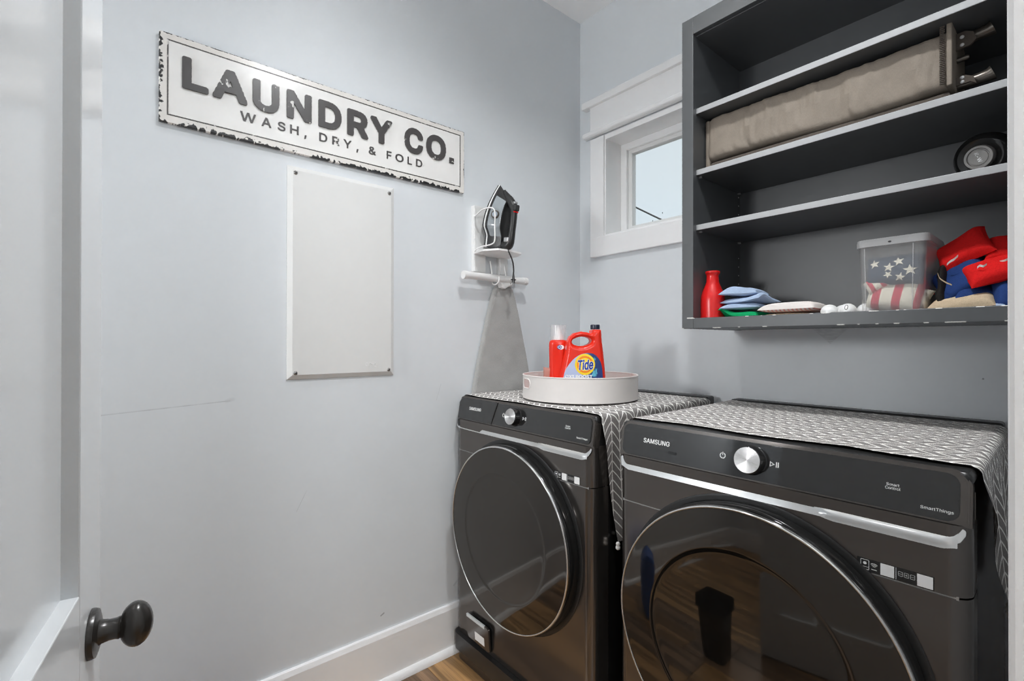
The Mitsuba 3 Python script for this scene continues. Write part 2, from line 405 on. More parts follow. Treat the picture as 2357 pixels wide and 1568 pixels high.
# doorway lining and casing
jb = cat_(box(XR, XR + WT, DY1, DY1 + 0.019, 0, DH + 0.019), box(XR, XR + WT, DY0 - 0.019, DY0, 0, DH + 0.019), box(XR, XR + WT, DY0, DY1, DH, DH + 0.019))
obj('trim_2', jb, 'mat_trim', kind='structure')
CX = 0.018
cs_ = cat_(cbox(XR - CX, XR, DY1 + 0.002, DY1 + 0.09, 0, DH + 0.005, 0.004), cbox(XR - CX, XR, DY0 - 0.09, DY0 - 0.03, 0, DH + 0.005, 0.004), cbox(XR - CX, XR, DY0 - 0.09, DY1 + 0.09, DH + 0.006, DH + 0.12, 0.004))
obj('trim_3', cs_, 'mat_trim', kind='structure')

# window ------------------------------------------------------------
def casing_parts():
    P = 'window_1'
    obj(P + '__casing', cbox(0.079, WX0 + 0.004, -0.018, -0.0005, 1.5865, 2.142, 0.003), 'mat_trim')
    obj(P + '__casing', cbox(WX1 - 0.004, WX1 + 0.074, -0.018, -0.0005, 1.5865, 2.142, 0.003), 'mat_trim')
    obj(P + '__apron', cbox(0.079, WX1 + 0.074, -0.0185, -0.0005, 1.5865, WZ0 + 0.003, 0.003), 'mat_trim')
    obj(P + '__head_moulding', cbox(0.040, WX1 + 0.108, -0.036, -0.0005, 2.150, 2.176, 0.010, 3), 'mat_trim', smooth=40)
    obj(P + '__head_casing', cbox(0.079, WX1 + 0.074, -0.019, -0.0005, 2.174, 2.292, 0.002), 'mat_trim')
    obj(P + '__head_cap', cbox(0.040, WX1 + 0.108, -0.036, -0.0005, 2.290, 2.322, 0.003), 'mat_trim')
    j = cat_(box(WX0 - 0.001, WX0 + 0.010, -0.008, 0.15, WZ0, WZ1), box(WX1 - 0.010, WX1 + 0.001, -0.008, 0.15, WZ0, WZ1),
             box(WX0, WX1, -0.008, 0.15, WZ0 - 0.001, WZ0 + 0.010), box(WX0, WX1, -0.008, 0.15, WZ1 - 0.010, WZ1 + 0.012))
    obj(P + '__jamb', j, 'mat_trim')
    def ring(x0, x1, z0, z1, w, y0, y1, r):
        return cat_(cbox(x0, x0 + w, y0, y1, z0, z1, r), cbox(x1 - w, x1, y0, y1, z0, z1, r), cbox(x0, x1, y0, y1, z0, z0 + w, r), cbox(x0, x1, y0, y1, z1 - w, z1, r))
    a, b, c, d = WX0 + 0.010, WX1 - 0.010, WZ0 + 0.010, WZ1 - 0.010
    f = obj(P + '__sash', ring(a, b, c, d, 0.034, 0.100, 0.148, 0.004), 'mat_trim')
    obj(f + '__glazing_bead', ring(a + 0.034, b - 0.034, c + 0.026, d - 0.030, 0.022, 0.112, 0.146, 0.005), 'mat_white_plastic')
    obj(P + '__pane', grid(np.array([[[a + 0.05, 0.130, c + 0.03], [a + 0.05, 0.130, d - 0.04]], [[b - 0.05, 0.130, c + 0.03], [b - 0.05, 0.130, d - 0.04]]])), 'mat_pane')
    for x, z in ((0.322, 1.738), (0.372, 1.764)):
        obj(P + '__speck', xf(trimesh.creation.icosphere(2, 0.0020), frame((x, 0.1285, z), (1, 0, 0), (0, 0.3, 0), (0, 0, 1.5))), 'mat_black', smooth=True)
    labels[P + '__pane'] = {'label': 'clear glass pane'}
    labels[P + '__speck'] = {'label': 'dark speck on the glass'}
labels['window_1'] = {'kind': 'structure', 'label': 'small white square window with deep painted casing on the back wall'}
casing_parts()

# outside: an overhead line
tag('power_line', 'thin dark overhead line crossing the sky outside the window', 'power line')
obj('power_line__cable', tube([(-6.0, 6.0, 5.04), (-3.64, 6.0, 3.572), (0.5, 6.0, 1.02)], 0.014, 8), 'mat_black', smooth=True)
for x_, z_ in ((-6.02, 5.2), (0.52, 1.15)):
    obj('power_line__pole', tube([(x_, 6.0, -0.1), (x_, 6.0, z_ - 0.02), (x_, 6.0, z_)], [0.09, 0.08, 0.07], 12), 'mat_wood_2', smooth=40)

# ------------------------------------------------------------------ lamps
def disc_light(key, x, y, z, r, rad):
    a = np.linspace(0, 2 * PI, 49)[:-1]
    v = np.vstack([[x, y, z], np.stack([x + r * np.cos(a), y + r * np.sin(a), 0 * a + z], 1)])
    f = np.array([[0, (i + 1) % 48 + 1, i + 1] for i in range(48)])
    scene[key] = mikit.ply((v, f), 'mat_white_plastic', emitter={'type': 'area', 'radiance': rgb(*[rad * t for t in TINT])})
def downlight(key, x, y, r, rad, label):
    tag(key, label, 'ceiling light')
    M = frame((x, y, CEIL), (1, 0, 0), (0, -1, 0), (0, 0, -1))
    h = 0.050
    obj(key + '__can', xf(lathe([(r, 0.001), (r, h), (r + 0.004, h + 0.002), (r + 0.012, h), (r + 0.012, 0.001), (r, 0.001)], 48), M), 'mat_white_plastic', smooth=40)
    disc_light(key + '__lens', x, y, CEIL - 0.004, r - 0.001, rad)
downlight('unseen_ceiling_light', *UNSEEN_CANS[0], 'unseen white downlight on the ceiling in front of the washing machine')
downlight('unseen_ceiling_light_001', *UNSEEN_CANS[1], 'unseen white downlight on the ceiling in front of the dryer')
def unseen_wall_lamp(key, o, u, n, r, rad, label):
    """a flat round lamp on a wall: o the point on the wall, u along it, n out of it"""
    tag(key, label, 'wall lamp')
    M = frame(o, u, np.cross(n, u), n)
    obj(key + '__housing', xf(lathe([(0, 0.002), (r, 0.002), (r + 0.012, 0.008), (r + 0.012, 0.056), (r + 0.002, 0.060), (r + 0.002, 0.050), (0, 0.050)], 48), M), 'mat_bronze', smooth=40)
    a = np.linspace(0, 2 * PI, 49)[:-1]
    v = np.vstack([[0, 0, 0.052], np.stack([r * np.cos(a), r * np.sin(a), 0 * a + 0.052], 1)]) @ M[:3, :3].T + M[:3, 3]
    f = np.array([[0, i + 1, (i + 1) % 48 + 1] for i in range(48)])
    scene[key + '__diffuser'] = mikit.ply((v, f), 'mat_white_plastic', emitter={'type': 'area', 'radiance': rgb(*[rad * t for t in TINT])})
unseen_wall_lamp('unseen_wall_lamp', (ADDED_FILL_LAMP[0], YF, ADDED_FILL_LAMP[1]), (1, 0, 0), (0, 1, 0), *ADDED_FILL_LAMP[2:], 'added round fill lamp out of view on the far wall behind the open door')
unseen_wall_lamp('unseen_wall_lamp_001', (3.2, UNSEEN_HALL_LAMP[0], UNSEEN_HALL_LAMP[1]), (0, 1, 0), (-1, 0, 0), *UNSEEN_HALL_LAMP[2:], 'unseen round flat wall lamp in the hall, lighting the left wall through the doorway')

# ------------------------------------------------------------------ door leaf standing open beside the camera
def make_door():
    D = 'door_1'
    labels[D] = {'kind': 'structure', 'label': 'white panelled door standing open at the left edge, with a dark egg-shaped knob'}
    e = np.array([-0.9886, 0.1504, 0.0]); e /= np.linalg.norm(e)
    n = np.array([-e[1], e[0], 0]) * -1       # towards the room
    o = EYE * [1, 1, 0] - n * 0.125
    o = o + e * (((np.array([0.838, -1.746, 0]) - o) @ e))        # free edge of the face
    M = frame(o - e * 0.70, e, n, (0, 0, 1))     # local: x along the leaf to the free edge, y out of the face
    t, rec, w0, w1 = 0.035, 0.0146, 0.0, 0.70
    sw = 0.092
    z0, z1, zr0, zr1, zb, zt = 0.012, 2.03, 0.80, 0.934, 0.24, 1.92
    def b(x0, x1, a, c, y0=-t, y1=0.0): return xf(cbox(x0, x1, y0, y1, a, c, 0.0012, 1), M)
    obj(D + '__stile', b(w1 - sw, w1, z0, z1), 'mat_door')
    obj(D + '__stile', b(w0, w0 + sw, z0, z1), 'mat_door')
    obj(D + '__rail', b(w0 + sw, w1 - sw, z0, zb), 'mat_door')
    obj(D + '__rail', b(w0 + sw, w1 - sw, zr0, zr1), 'mat_door')
    obj(D + '__rail', b(w0 + sw, w1 - sw, zt, z1), 'mat_door')
    obj(D + '__panel', b(w0 + sw - 0.005, w1 - sw + 0.005, zb - 0.005, zr0 + 0.005, -t + rec, -rec), 'mat_door')
    obj(D + '__panel', b(w0 + sw - 0.005, w1 - sw + 0.005, zr1 - 0.005, zt + 0.005, -t + rec, -rec), 'mat_door')
    K = obj(D + '__knob', xf(egg(), M @ frame((w1 - 0.0465, 0, 0.872), (1, 0, 0), (0, 0, 1), (0, 1, 0)) @ np.diag([1, 1, 1, 1])), 'mat_bronze', smooth=35)
    obj(K + '__rosette', xf(lathe([(0, 0.008), (0.016, 0.008), (0.0205, 0.0068), (0.0245, 0.0055), (0.0256, 0.0025), (0.0256, 0.0002), (0, 0.0002)], 48), M @ frame((w1 - 0.0465, 0, 0.872), (1, 0, 0), (0, 0, -1), (0, 1, 0))), 'mat_bronze', smooth=35)
def egg():
    neck = lathe([(0, 0.006), (0.0150, 0.006), (0.0122, 0.010), (0.0108, 0.016), (0.0108, 0.0215), (0.0118, 0.0245), (0.0100, 0.027), (0.008, 0.030), (0, 0.030)][::-1], 40)
    s = trimesh.creation.icosphere(4, 1.0)
    s.apply_scale((0.0182, 0.0245, 0.0155))
    s.apply_translation((0, 0, 0.0395))
    return cat_(neck, s)
make_door()

# ------------------------------------------------------------------ washer and dryer
def make_machine(key, M, washer):
    """local: x to the right, y into the room's back, z up; front face at y=0, centred on x=0"""
    hw, D, seam = 0.334, 0.69, 0.785
    def P(name, mesh, mat, **k):
        return obj(f'{key}__{name}', xf(mesh, M), mat, **k)
    P('cabinet', cbox(-hw + 0.004, hw - 0.004, 0.035, D, 0.03, 0.968, 0.012, 2), 'mat_side', smooth=30)
    P('side_trim', cbox(hw - 0.005, hw - 0.001, 0.060, 0.066, 0.05, 0.945, 0.001, 0), 'mat_dark_metal')
    P('top_panel', cat_(cbox(-hw, hw, 0.018, D - 0.004, 0.958, 0.9835, 0.010, 2)), 'mat_black', smooth=30)
    P('back_rail', cbox(-hw + 0.002, hw - 0.002, D - 0.055, D, 0.955, 0.994, 0.008, 2), 'mat_black', smooth=30)
    # lower front: plate with big rounded uprights
    def plate(z0, z1, r, y1=0.07, r2=0.004):
        prof = rrect(-hw, hw, 0, y1 + 0.05, r, 10).intersection(sbox(-1, -1, 1, y1))
        return xf(extrude(prof, z1 - z0), frame((0, 0, z0), (1, 0, 0), (0, 1, 0), (0, 0, 1)))
    low = plate(0.105, seam - 0.0015, 0.030)
    P('front_panel', low, 'mat_front', smooth=40)
    P('fascia', plate(seam + 0.0015, 0.900, 0.030), 'mat_front', smooth=40)
    P('seam', box(-hw + 0.015, hw - 0.015, 0.0025, 0.05, seam - 0.003, seam + 0.003), 'mat_silver')
    P('plinth', plate(0.0, 0.045, 0.030), 'mat_front', smooth=40)
    P('kick_strip', xf(plate(0.046, 0.104, 0.030), frame((0, -0.018, 0), (1, 0, 0), (0, 1, 0), (0, 0, 1))), 'mat_black', smooth=40)
    # control panel: black glass, leaning back a little
    zb, zt, lean = 0.8965, 0.982, 0.014
    L = math.hypot(zt - zb, lean)
    Mp = frame((0, 0.030, zb), (1, 0, 0), (0, lean / L, (zt - zb) / L), (0, -(zt - zb) / L, lean / L))   # x right, y up the panel, z out
    def on_panel(mesh, off=0.0): return xf(mesh, Mp @ frame((0, 0, 0.0285 + off), (1, 0, 0), (0, 1, 0), (0, 0, 1)))
    bez_ = rrect(-hw, hw, -0.002, L, 0.026, 8).union(sbox(-hw, -0.002, hw, 0.03))
    P('panel_frame', xf(bevel_extrude(bez_, 0.0255, 0.006), Mp), 'mat_front', smooth=30)
    if washer:
        left = Polygon([(-hw + 0.003, 0.002), (-0.124, 0.002), (-0.100, L - 0.006), (-hw + 0.02, L - 0.006), (-hw + 0.003, L - 0.022)])
        right = rrect(-0.5, hw - 0.010, 0.004, L - 0.008, 0.016).intersection(Polygon([(-0.119, -1), (-0.119, 0.002), (-0.095, L), (-0.095, 1), (1, 1), (1, -1)]))
        dk = P('detergent_drawer', xf(bevel_extrude(left, 0.0285, 0.003), Mp), 'mat_panel', smooth=30)
        P('control_panel', xf(bevel_extrude(right, 0.0285, 0.003), Mp), 'mat_panel', smooth=30)
        P('drawer_grip', cbox(-hw + 0.006, -0.150, 0.001, 0.03, 0.874, 0.899, 0.002), 'mat_black')
        labels[dk] = {'label': 'drawer front at the left of the control panel'}
    else:
        P('control_panel', xf(bevel_extrude(rrect(-hw + 0.010, hw - 0.014, 0.003, L - 0.007, 0.018), 0.0285, 0.003), Mp), 'mat_panel', smooth=30)
        P('sensor', on_panel(xf(extrude(rrect(-0.192, -0.170, 0.022, 0.029, 0.003), 0.0006), np.eye(4))), 'mat_black_gloss')
    # chrome strip, tilted to face up; it runs under the panel
    zc0, zc1 = 0.866, 0.8975
    if washer:
        cp = Polygon([(-hw + 0.004, 0.010), (-0.185, 0.002), (-0.150, 0.0315), (0.312, 0.0315), (0.327, 0.0315), (0.327, 0.022), (0.321, 0.010), (0.306, 0.002), (0.2, 0.0), (-0.185, 0.0), (-hw + 0.02, 0.001)])
    else:
        cp = Polygon([(-0.329, 0.0315), (0.120, 0.0315), (0.327, 0.0315), (0.327, 0.022), (0.321, 0.010), (0.306, 0.002), (0.2, -0.001), (-0.30, 0.0), (-0.322, 0.008)])
    sl = 0.36
    cp = cp.buffer(-0.004).buffer(0.004).buffer(0.003).buffer(-0.003)
    Mc = frame((0, -0.0045, zc0), (1, 0, 0), (0, math.sin(sl), math.cos(sl)), (0, -math.cos(sl), math.sin(sl)))
    P('chrome_strip', xf(extrude(cp, 0.004), Mc @ frame((0, 0, -0.004), (1, 0, 0), (0, 1, 0), (0, 0, 1))), 'mat_chrome')
    if washer:
        lip = LineString(bez([(-0.329, 0.016), (-0.318, 0.006), (-0.290, 0.003), (-0.180, 0.0015)], 8)).buffer(0.0016)
        P('drawer_lip', xf(extrude(lip, 0.004), Mc @ frame((0, 0, -0.003), (1, 0, 0), (0, 1, 0), (0, 0, 1))), 'mat_chrome')
    # the grip scooped into the strip's right end
    xs, vs = np.linspace(0.118, 0.318, 40), np.linspace(0, 1, 12)
    G = np.zeros((40, 12, 3))
    for i, x in enumerate(xs):
        e = np.clip(min((x - 0.118) / 0.035, (0.318 - x) / 0.02), 0, 1); e = e * e * (3 - 2 * e)
        for j, v in enumerate(vs):
            G[i, j] = (x, -0.0045 * e + (0.0312 + 0.0045 * e) * v, 0.0005 + e * 0.006 * math.sin(PI * v) ** 2 * (1 - 1.7 * v))
    P('grip_scoop', xf(grid(G), Mc), 'mat_chrome', smooth=True)
    # knob
    kb = P('dial', on_panel(xf(lathe([(0, 0.024), (0.0255, 0.024), (0.0275, 0.0225), (0.0285, 0.002), (0.0305, 0.0), (0, 0.0)][::-1], 64), frame((0.0, 0.043, 0.0), (1, 0, 0), (0, 1, 0), (0, 0, 1)))), 'mat_black_gloss', smooth=35)
    th, rr = np.linspace(0, 2 * PI, 97), np.array([0.0004, 0.009, 0.018, 0.0262])
    A, R = np.meshgrid(th, rr, indexing='ij')
    disc = grid(np.stack([R * np.cos(A), R * np.sin(A), 0 * A], -1)[::-1])
    obj(f'{kb}__face', xf(disc, M @ Mp @ frame((0, 0.043, 0.0285 + 0.0245), (1, 0, 0), (0, 1, 0), (0, 0, 1))), 'mat_brushed', uv=np.stack([A[::-1] / (2 * PI), R[::-1] / 0.03], -1).reshape(-1, 2), smooth=True)
    labels[f'{kb}__face'] = {'label': 'brushed silver dial face'}
    # prints
    def txt(s, x0, x1, y0, y1, name='lettering', mat='mat_print', bold=0.02):
        P(name, on_panel(extrude(fit(text_poly(s, bold), x0, x1, y0, y1), 0.0004), 0.0001), mat)
    txt('SAMSUNG', -0.262, -0.190, 0.039, 0.0505, bold=0.03)
    ring_ = Point(-0.061, 0.042).buffer(0.0065).difference(Point(-0.061, 0.042).buffer(0.0047)).difference(sbox(-0.0632, 0.045, -0.0588, 0.06)).union(sbox(-0.0617, 0.043, -0.0603, 0.050))
    P('power_symbol', on_panel(extrude(ring_, 0.0004), 0.0001), 'mat_print')
    if washer:
        P('dial_mark', on_panel(extrude(sbox(-0.046, 0.0425, -0.036, 0.0436), 0.0004), 0.0001), 'mat_print_grey')
        P('dial_mark', on_panel(extrude(sbox(0.036, 0.0425, 0.052, 0.0436), 0.0004), 0.0001), 'mat_print_grey')
    pl = Polygon([(0.036, 0.037), (0.036, 0.048), (0.0455, 0.0425)]).difference(Polygon([(0.0375, 0.0395), (0.0375, 0.0455), (0.0425, 0.0425)])).union(sbox(0.0475, 0.037, 0.0495, 0.048)).union(sbox(0.0510, 0.037, 0.0530, 0.048))
    P('play_symbol', on_panel(extrude(pl, 0.0004), 0.0001), 'mat_print')
    txt('Smart', 0.226, 0.244, 0.0425, 0.0475, bold=0.01)
    txt('Control', 0.2245, 0.2455, 0.0365, 0.0415, bold=0.01)
    txt('SmartThings', 0.272, 0.313, 0.014, 0.0205, bold=0.01)
    # label strip on the fascia
    def fl(poly, name, mat, off=0.0004): P(name, xf(extrude(poly, 0.0004), frame((0, -off + 0.0004, 0), (1, 0, 0), (0, 0, 1), (0, -1, 0))), mat)
    fl(sbox(0.186, 0.7872, 0.290, 0.8095), 'info_label', 'mat_black', 0.0005)
    lab = f'{key}__info_label'
    labels[lab] = {'label': 'narrow black label with white symbols and two white stickers'}
    def sub(poly, name, mat): obj(f'{lab}__{name}', xf(extrude(poly, 0.0003), M @ frame((0, -0.0006, 0), (1, 0, 0), (0, 0, 1), (0, -1, 0))), mat)
    fr = rrect(0.191, 0.2035, 0.7900, 0.8075, 0.0015)
    sub(fr.difference(fr.buffer(-0.0008)).union(Point(0.1973, 0.8012).buffer(0.0026)).union(sbox(0.1915, 0.7945, 0.203, 0.7951)), 'symbol', 'mat_print')
    wf = unary_union([Point(0.2105, 0.7965).buffer(r).difference(Point(0.2105, 0.7965).buffer(r - 0.0010)) for r in (0.0075, 0.0052, 0.0028)]).intersection(Polygon([(0.2105, 0.7955), (0.2025, 0.8055), (0.2185, 0.8055)]))
    sub(wf.union(sbox(0.2065, 0.7925, 0.2145, 0.7937)), 'symbol', 'mat_print')
    sub(sbox(0.2195, 0.7885, 0.2385, 0.8085), 'sticker', 'mat_sticker')
    sub(sbox(0.2405, 0.7885, 0.2412, 0.8085), 'divider', 'mat_print')
    for i, q in enumerate((0.2435, 0.2515, 0.2595)):
        s_ = rrect(q, q + 0.0065, 0.7955, 0.8035, 0.001)
        s_ = s_.difference(s_.buffer(-0.0009)).union(sbox(q + 0.001, 0.7990, q + 0.0055, 0.7998) if i != 1 else Point(q + 0.0032, 0.7995).buffer(0.0014))
        sub(s_, 'symbol', 'mat_print_grey')
    sub(sbox(0.2685, 0.7885, 0.2885, 0.8085), 'sticker', 'mat_sticker')
    # door
    cx, cz, pd = -0.002, 0.562, 0.047
    Md = frame((cx, 0, cz), (1, 0, 0), (0, 0, 1), (0, -1, 0))
    def dl(prof, n=128): return xf(lathe(prof, n), Md)
    P('door_recess', dl([(0.300, 0.0002), (0.305, 0.0012), (0.300, 0.0030), (0.280, 0.0032), (0.270, 0.0002), (0.300, 0.0002)][::-1]), 'mat_black', smooth=40)
    dr_ = P('door', dl([(0.288, 0.002), (0.2925, 0.008), (0.2930, 0.028), (0.2910, 0.0385), (0.2880, 0.0425), (0.27, 0.042), (0.27, 0.002), (0.288, 0.002)][::-1]), 'mat_black_gloss', smooth=40)
    obj(dr_ + '__chrome_ring', xf(dl([(0.2897, 0.0410), (0.2890, 0.0455), (0.2872, 0.0475), (0.2852, 0.0475), (0.2838, 0.0460), (0.2838, 0.0405)][::-1]), M), 'mat_chrome', smooth=50)
    gp = [(0.2840, 0.0453), (0.2802, 0.0455)] + [(r, 0.0455 + 0.010 * (1 - (r / 0.28) ** 2)) for r in np.linspace(0.276, 0.206, 8)]
    gp += [(r, 0.0455 + 0.010 * (1 - (r / 0.28) ** 2) - d) for r, d in ((0.203, 0.0001), (0.2005, 0.0006), (0.198, 0.0012), (0.1945, 0.0016), (0.190, 0.0018))]
    gp += [(r, 0.0455 + 0.0100 * (1 - (0.19 / 0.28) ** 2) - 0.0018 + 0.005 * (1 - (r / 0.19) ** 2)) for r in np.linspace(0.182, 0.0, 10)]
    obj(dr_ + '__window', xf(dl(gp[::-1], 160), M), 'mat_glass_black', smooth=40)
    labels[dr_] = {'label': 'big round door of dark glass in a chrome ring'}
    if washer:
        # pump filter flap, ajar, with sticker
        fp = rrect(-0.245, -0.112, 0.118, 0.205, 0.012)
        P('filter_recess', xf(extrude(fp.buffer(0.0025), 0.0012), frame((0, 0.0006, 0), (1, 0, 0), (0, 0, 1), (0, -1, 0))), 'mat_black')
        a = 0.075
        Mfl = frame((0, -0.004, 0.118), (1, 0, 0), (0, -math.sin(a), math.cos(a)), (0, -math.cos(a), -math.sin(a)))
        fk = P('filter_flap', xf(bevel_extrude(affinity.translate(fp, 0, -0.118), 0.006, 0.003), Mfl), 'mat_front', smooth=30)
        obj(fk + '__lit_edge', xf(cbox(-0.243, -0.135, 0.076, 0.0885, 0.0, 0.0075, 0.002), M @ Mfl), 'mat_lit_edge')  # top edge of the flap, painted pale as if catching light
        obj(fk + '__sticker', xf(extrude(sbox(-0.196, 0.012, -0.140, 0.042), 0.0003), M @ Mfl @ frame((0, 0, 0.0062), (1, 0, 0), (0, 1, 0), (0, 0, 1))), 'mat_sticker')
MW = rotz(math.radians(0.6), (0.374, -0.732, 0))
MD = rotz(math.radians(1.2), (1.126, -0.718, 0))
tag('washing_machine', 'black front-loading washing machine in the corner, carrying the round white basket', 'washing machine')
make_machine('washing_machine', MW, True)
tag('clothes_dryer', 'black stainless front-loading dryer nearest the camera, under the open shelves', 'dryer')
make_machine('clothes_dryer', MD, False)

# cloth covers ------------------------------------------------------
def make_cover(key, M, label, hl, hr, y0, y1, taper, flare, seed, lift=0.0012):
    hw, z, r, n = 0.334 + 0.007, 0.9835 + lift + 0.0015, 0.014, 60
    S = np.concatenate([np.linspace(-hl, 0, 18)[:-1], np.linspace(0, PI * r / 2, 7)[:-1], PI * r / 2 + np.linspace(0, 2 * hw - 2 * r, 44)[:-1],
                        PI * r / 2 + 2 * hw - 2 * r + np.linspace(0, PI * r / 2, 7)[:-1], PI * r + 2 * hw - 2 * r + np.linspace(0, hr, 40)])
    s1 = PI * r / 2; s2 = s1 + 2 * hw - 2 * r; s3 = s2 + s1
    t = np.linspace(0, 1, n)
    P, UV = np.zeros((len(S), n, 3)), np.zeros((len(S), n, 2))
    for i, s in enumerate(S):
        ya, q = y0, 0.0
        if s < 0: x, zz, q = -hw - 0.02 * (-s), z - r + s, -s
        elif s < s1: a = s / r; x, zz = -hw + r - r * math.cos(a), z - r + r * math.sin(a)
        elif s < s2: x, zz = -hw + r + (s - s1), z
        elif s < s3: a = (s - s2) / r; x, zz = hw - r + r * math.sin(a), z - r + r * math.cos(a)
        else: q = s - s3; x, zz = hw + flare * (q / hr) ** 1.2 * hr, z - r - q
        fa = taper(q) if s >= s3 else 0.25 * q
        yy = y0 + fa + t * (y1 - y0 - fa)
        P[i, :, 0], P[i, :, 1], P[i, :, 2] = x, yy, zz
        if s >= s3 or s < 0:
            w = min(q / 0.08, 1) * 0.006
            P[i, :, 0] += w * (1 + np.sin(yy * 34 + seed + q * 6)) * (1 if s > 0 else -0.3)
        else:
            c = 1.0 if s1 <= s <= s2 else 0.3
            P[i, :, 2] += c * (0.0015 + 0.0035 * np.clip(meshkit.fbm(np.stack([0 * yy + s * 9, yy * 7, 0 * yy + seed], -1), 3, seed) - 0.5, 0, 1) * 2)
            edge = np.exp(-t * 40)
            P[i, :, 1] += edge * 0.008 * math.sin(s * 21 + seed)
        UV[i, :, 0], UV[i, :, 1] = yy, s
    m = grid(P)
    k = obj(key, xf(m, M), 'mat_cloth', smooth=True, uv=UV.reshape(-1, 2), label=label, cat='cloth cover')
    return P
cw = make_cover('appliance_cover', MW, 'grey cloth with white leaf lines draped over the washing machine under the round basket', 0.10, 0.345, 0.030, 0.640, lambda q: 0.16 * q, 0.03, 1)
cd_ = make_cover('appliance_cover_001', MD, 'grey cloth with white leaf lines draped over the dryer nearest the camera', 0.10, 0.30, 0.066, 0.640, lambda q: 0.62 * q, 0.05, 4)
def pom(key, pt, M, r=0.006):
    s = trimesh.creation.icosphere(2, r)
    s.vertices += smooth_noise(s.vertices * 400, 1, 0.0012, 3)[:, None] * s.vertices / r
    obj(key, xf(s, M @ frame(pt, (1, 0, 0), (0, 1, 0), (0, 0, 1))), 'mat_pom', smooth=True)
for k, Pq, M_ in (('appliance_cover', cw, MW), ('appliance_cover_001', cd_, MD)):
    for j in range(0, 30, 3):
        p = Pq[-1, j]
        pom(k + '__pompom', (p[0], p[1], p[2] - 0.006), M_)
        if j == 0: pom(k + '__pompom', (p[0], p[1], p[2] - 0.016), M_, 0.007)
    labels[k + '__pompom'] = {'label': 'white pompom on the hem'}

# ------------------------------------------------------------------ sign on the left wall
def make_sign():
    S = 'wall_sign'
    tag(S, 'long off-white metal sign with raised dark letters and chipped edges on the left wall', 'sign')
    y0, z0, w, h = -1.65, 1.774, 0.965, 0.24
    M = frame((0, y0, z0), (0, 1, 0), (0, 0, 1), (1, 0, 0))
    m = cbox(0, w, 0, h, 0.002, 0.0145, 0.0022, 2)
    m = xf(m, M)
    uv = (m.vertices @ np.array([[0, 0], [1, 0], [0, 1]])) - [y0, z0]
    m2 = trimesh.graph.smooth_shade(m, angle=math.radians(30), facet_minarea=None)
    uv = np.stack([m2.vertices[:, 1] - y0, m2.vertices[:, 2] - z0], 1)
    obj(S + '__plate', m2, 'mat_sign', uv=uv, smooth=True)
    o, i = sbox(0.0172, 0.0202, 0.9468, 0.2228), sbox(0.0203, 0.0233, 0.9437, 0.2197)
    obj(S + '__border', xf(extrude(o.difference(i), 0.0012), M @ frame((0, 0, 0.0140), (1, 0, 0), (0, 1, 0), (0, 0, 1))), 'mat_letter')
    def put(c, x0, x1, a, b, bold, hgt):
        g = fit(text_poly(c, bold), x0, x1, a, b)
        obj(S + '__letter', xf(bevel_extrude(g, hgt, 0.0009, 2), M @ frame((0, 0, 0.0140), (1, 0, 0), (0, 1, 0), (0, 0, 1))), 'mat_letter')
    for c, a, b in (('L', 0.050, 0.111), ('A', 0.121, 0.207), ('U', 0.221, 0.293), ('N', 0.314, 0.387), ('D', 0.408, 0.481), ('R', 0.500, 0.572), ('Y', 0.581, 0.659), ('C', 0.707, 0.781), ('O', 0.795, 0.879)):
        lo, hi = (0.099, 0.191) if c in 'CO' else (0.099, 0.189) if c == 'U' else (0.102, 0.189)
        put(c, a, b, lo, hi, 0.065, 0.0055)
    obj(S + '__letter', xf(bevel_extrude(sbox(0.895, 0.102, 0.915, 0.123), 0.0055, 0.0009, 2), M @ frame((0, 0, 0.0140), (1, 0, 0), (0, 1, 0), (0, 0, 1))), 'mat_letter')
    for c, a, b in (('W', 0.189, 0.230), ('A', 0.245, 0.271), ('S', 0.289, 0.311), ('H', 0.324, 0.349), ('D', 0.411, 0.436), ('R', 0.452, 0.475), ('Y', 0.489, 0.515), ('&', 0.575, 0.600), ('F', 0.640, 0.658), ('O', 0.673, 0.704), ('L', 0.720, 0.737), ('D', 0.754, 0.779)):
        put(c, a, b, 0.0565, 0.0835, 0.022, 0.0030)
    for a in (0.3655, 0.532):
        put(',', a, a + 0.007, 0.0505, 0.0620, 0.03, 0.0030)
make_sign()

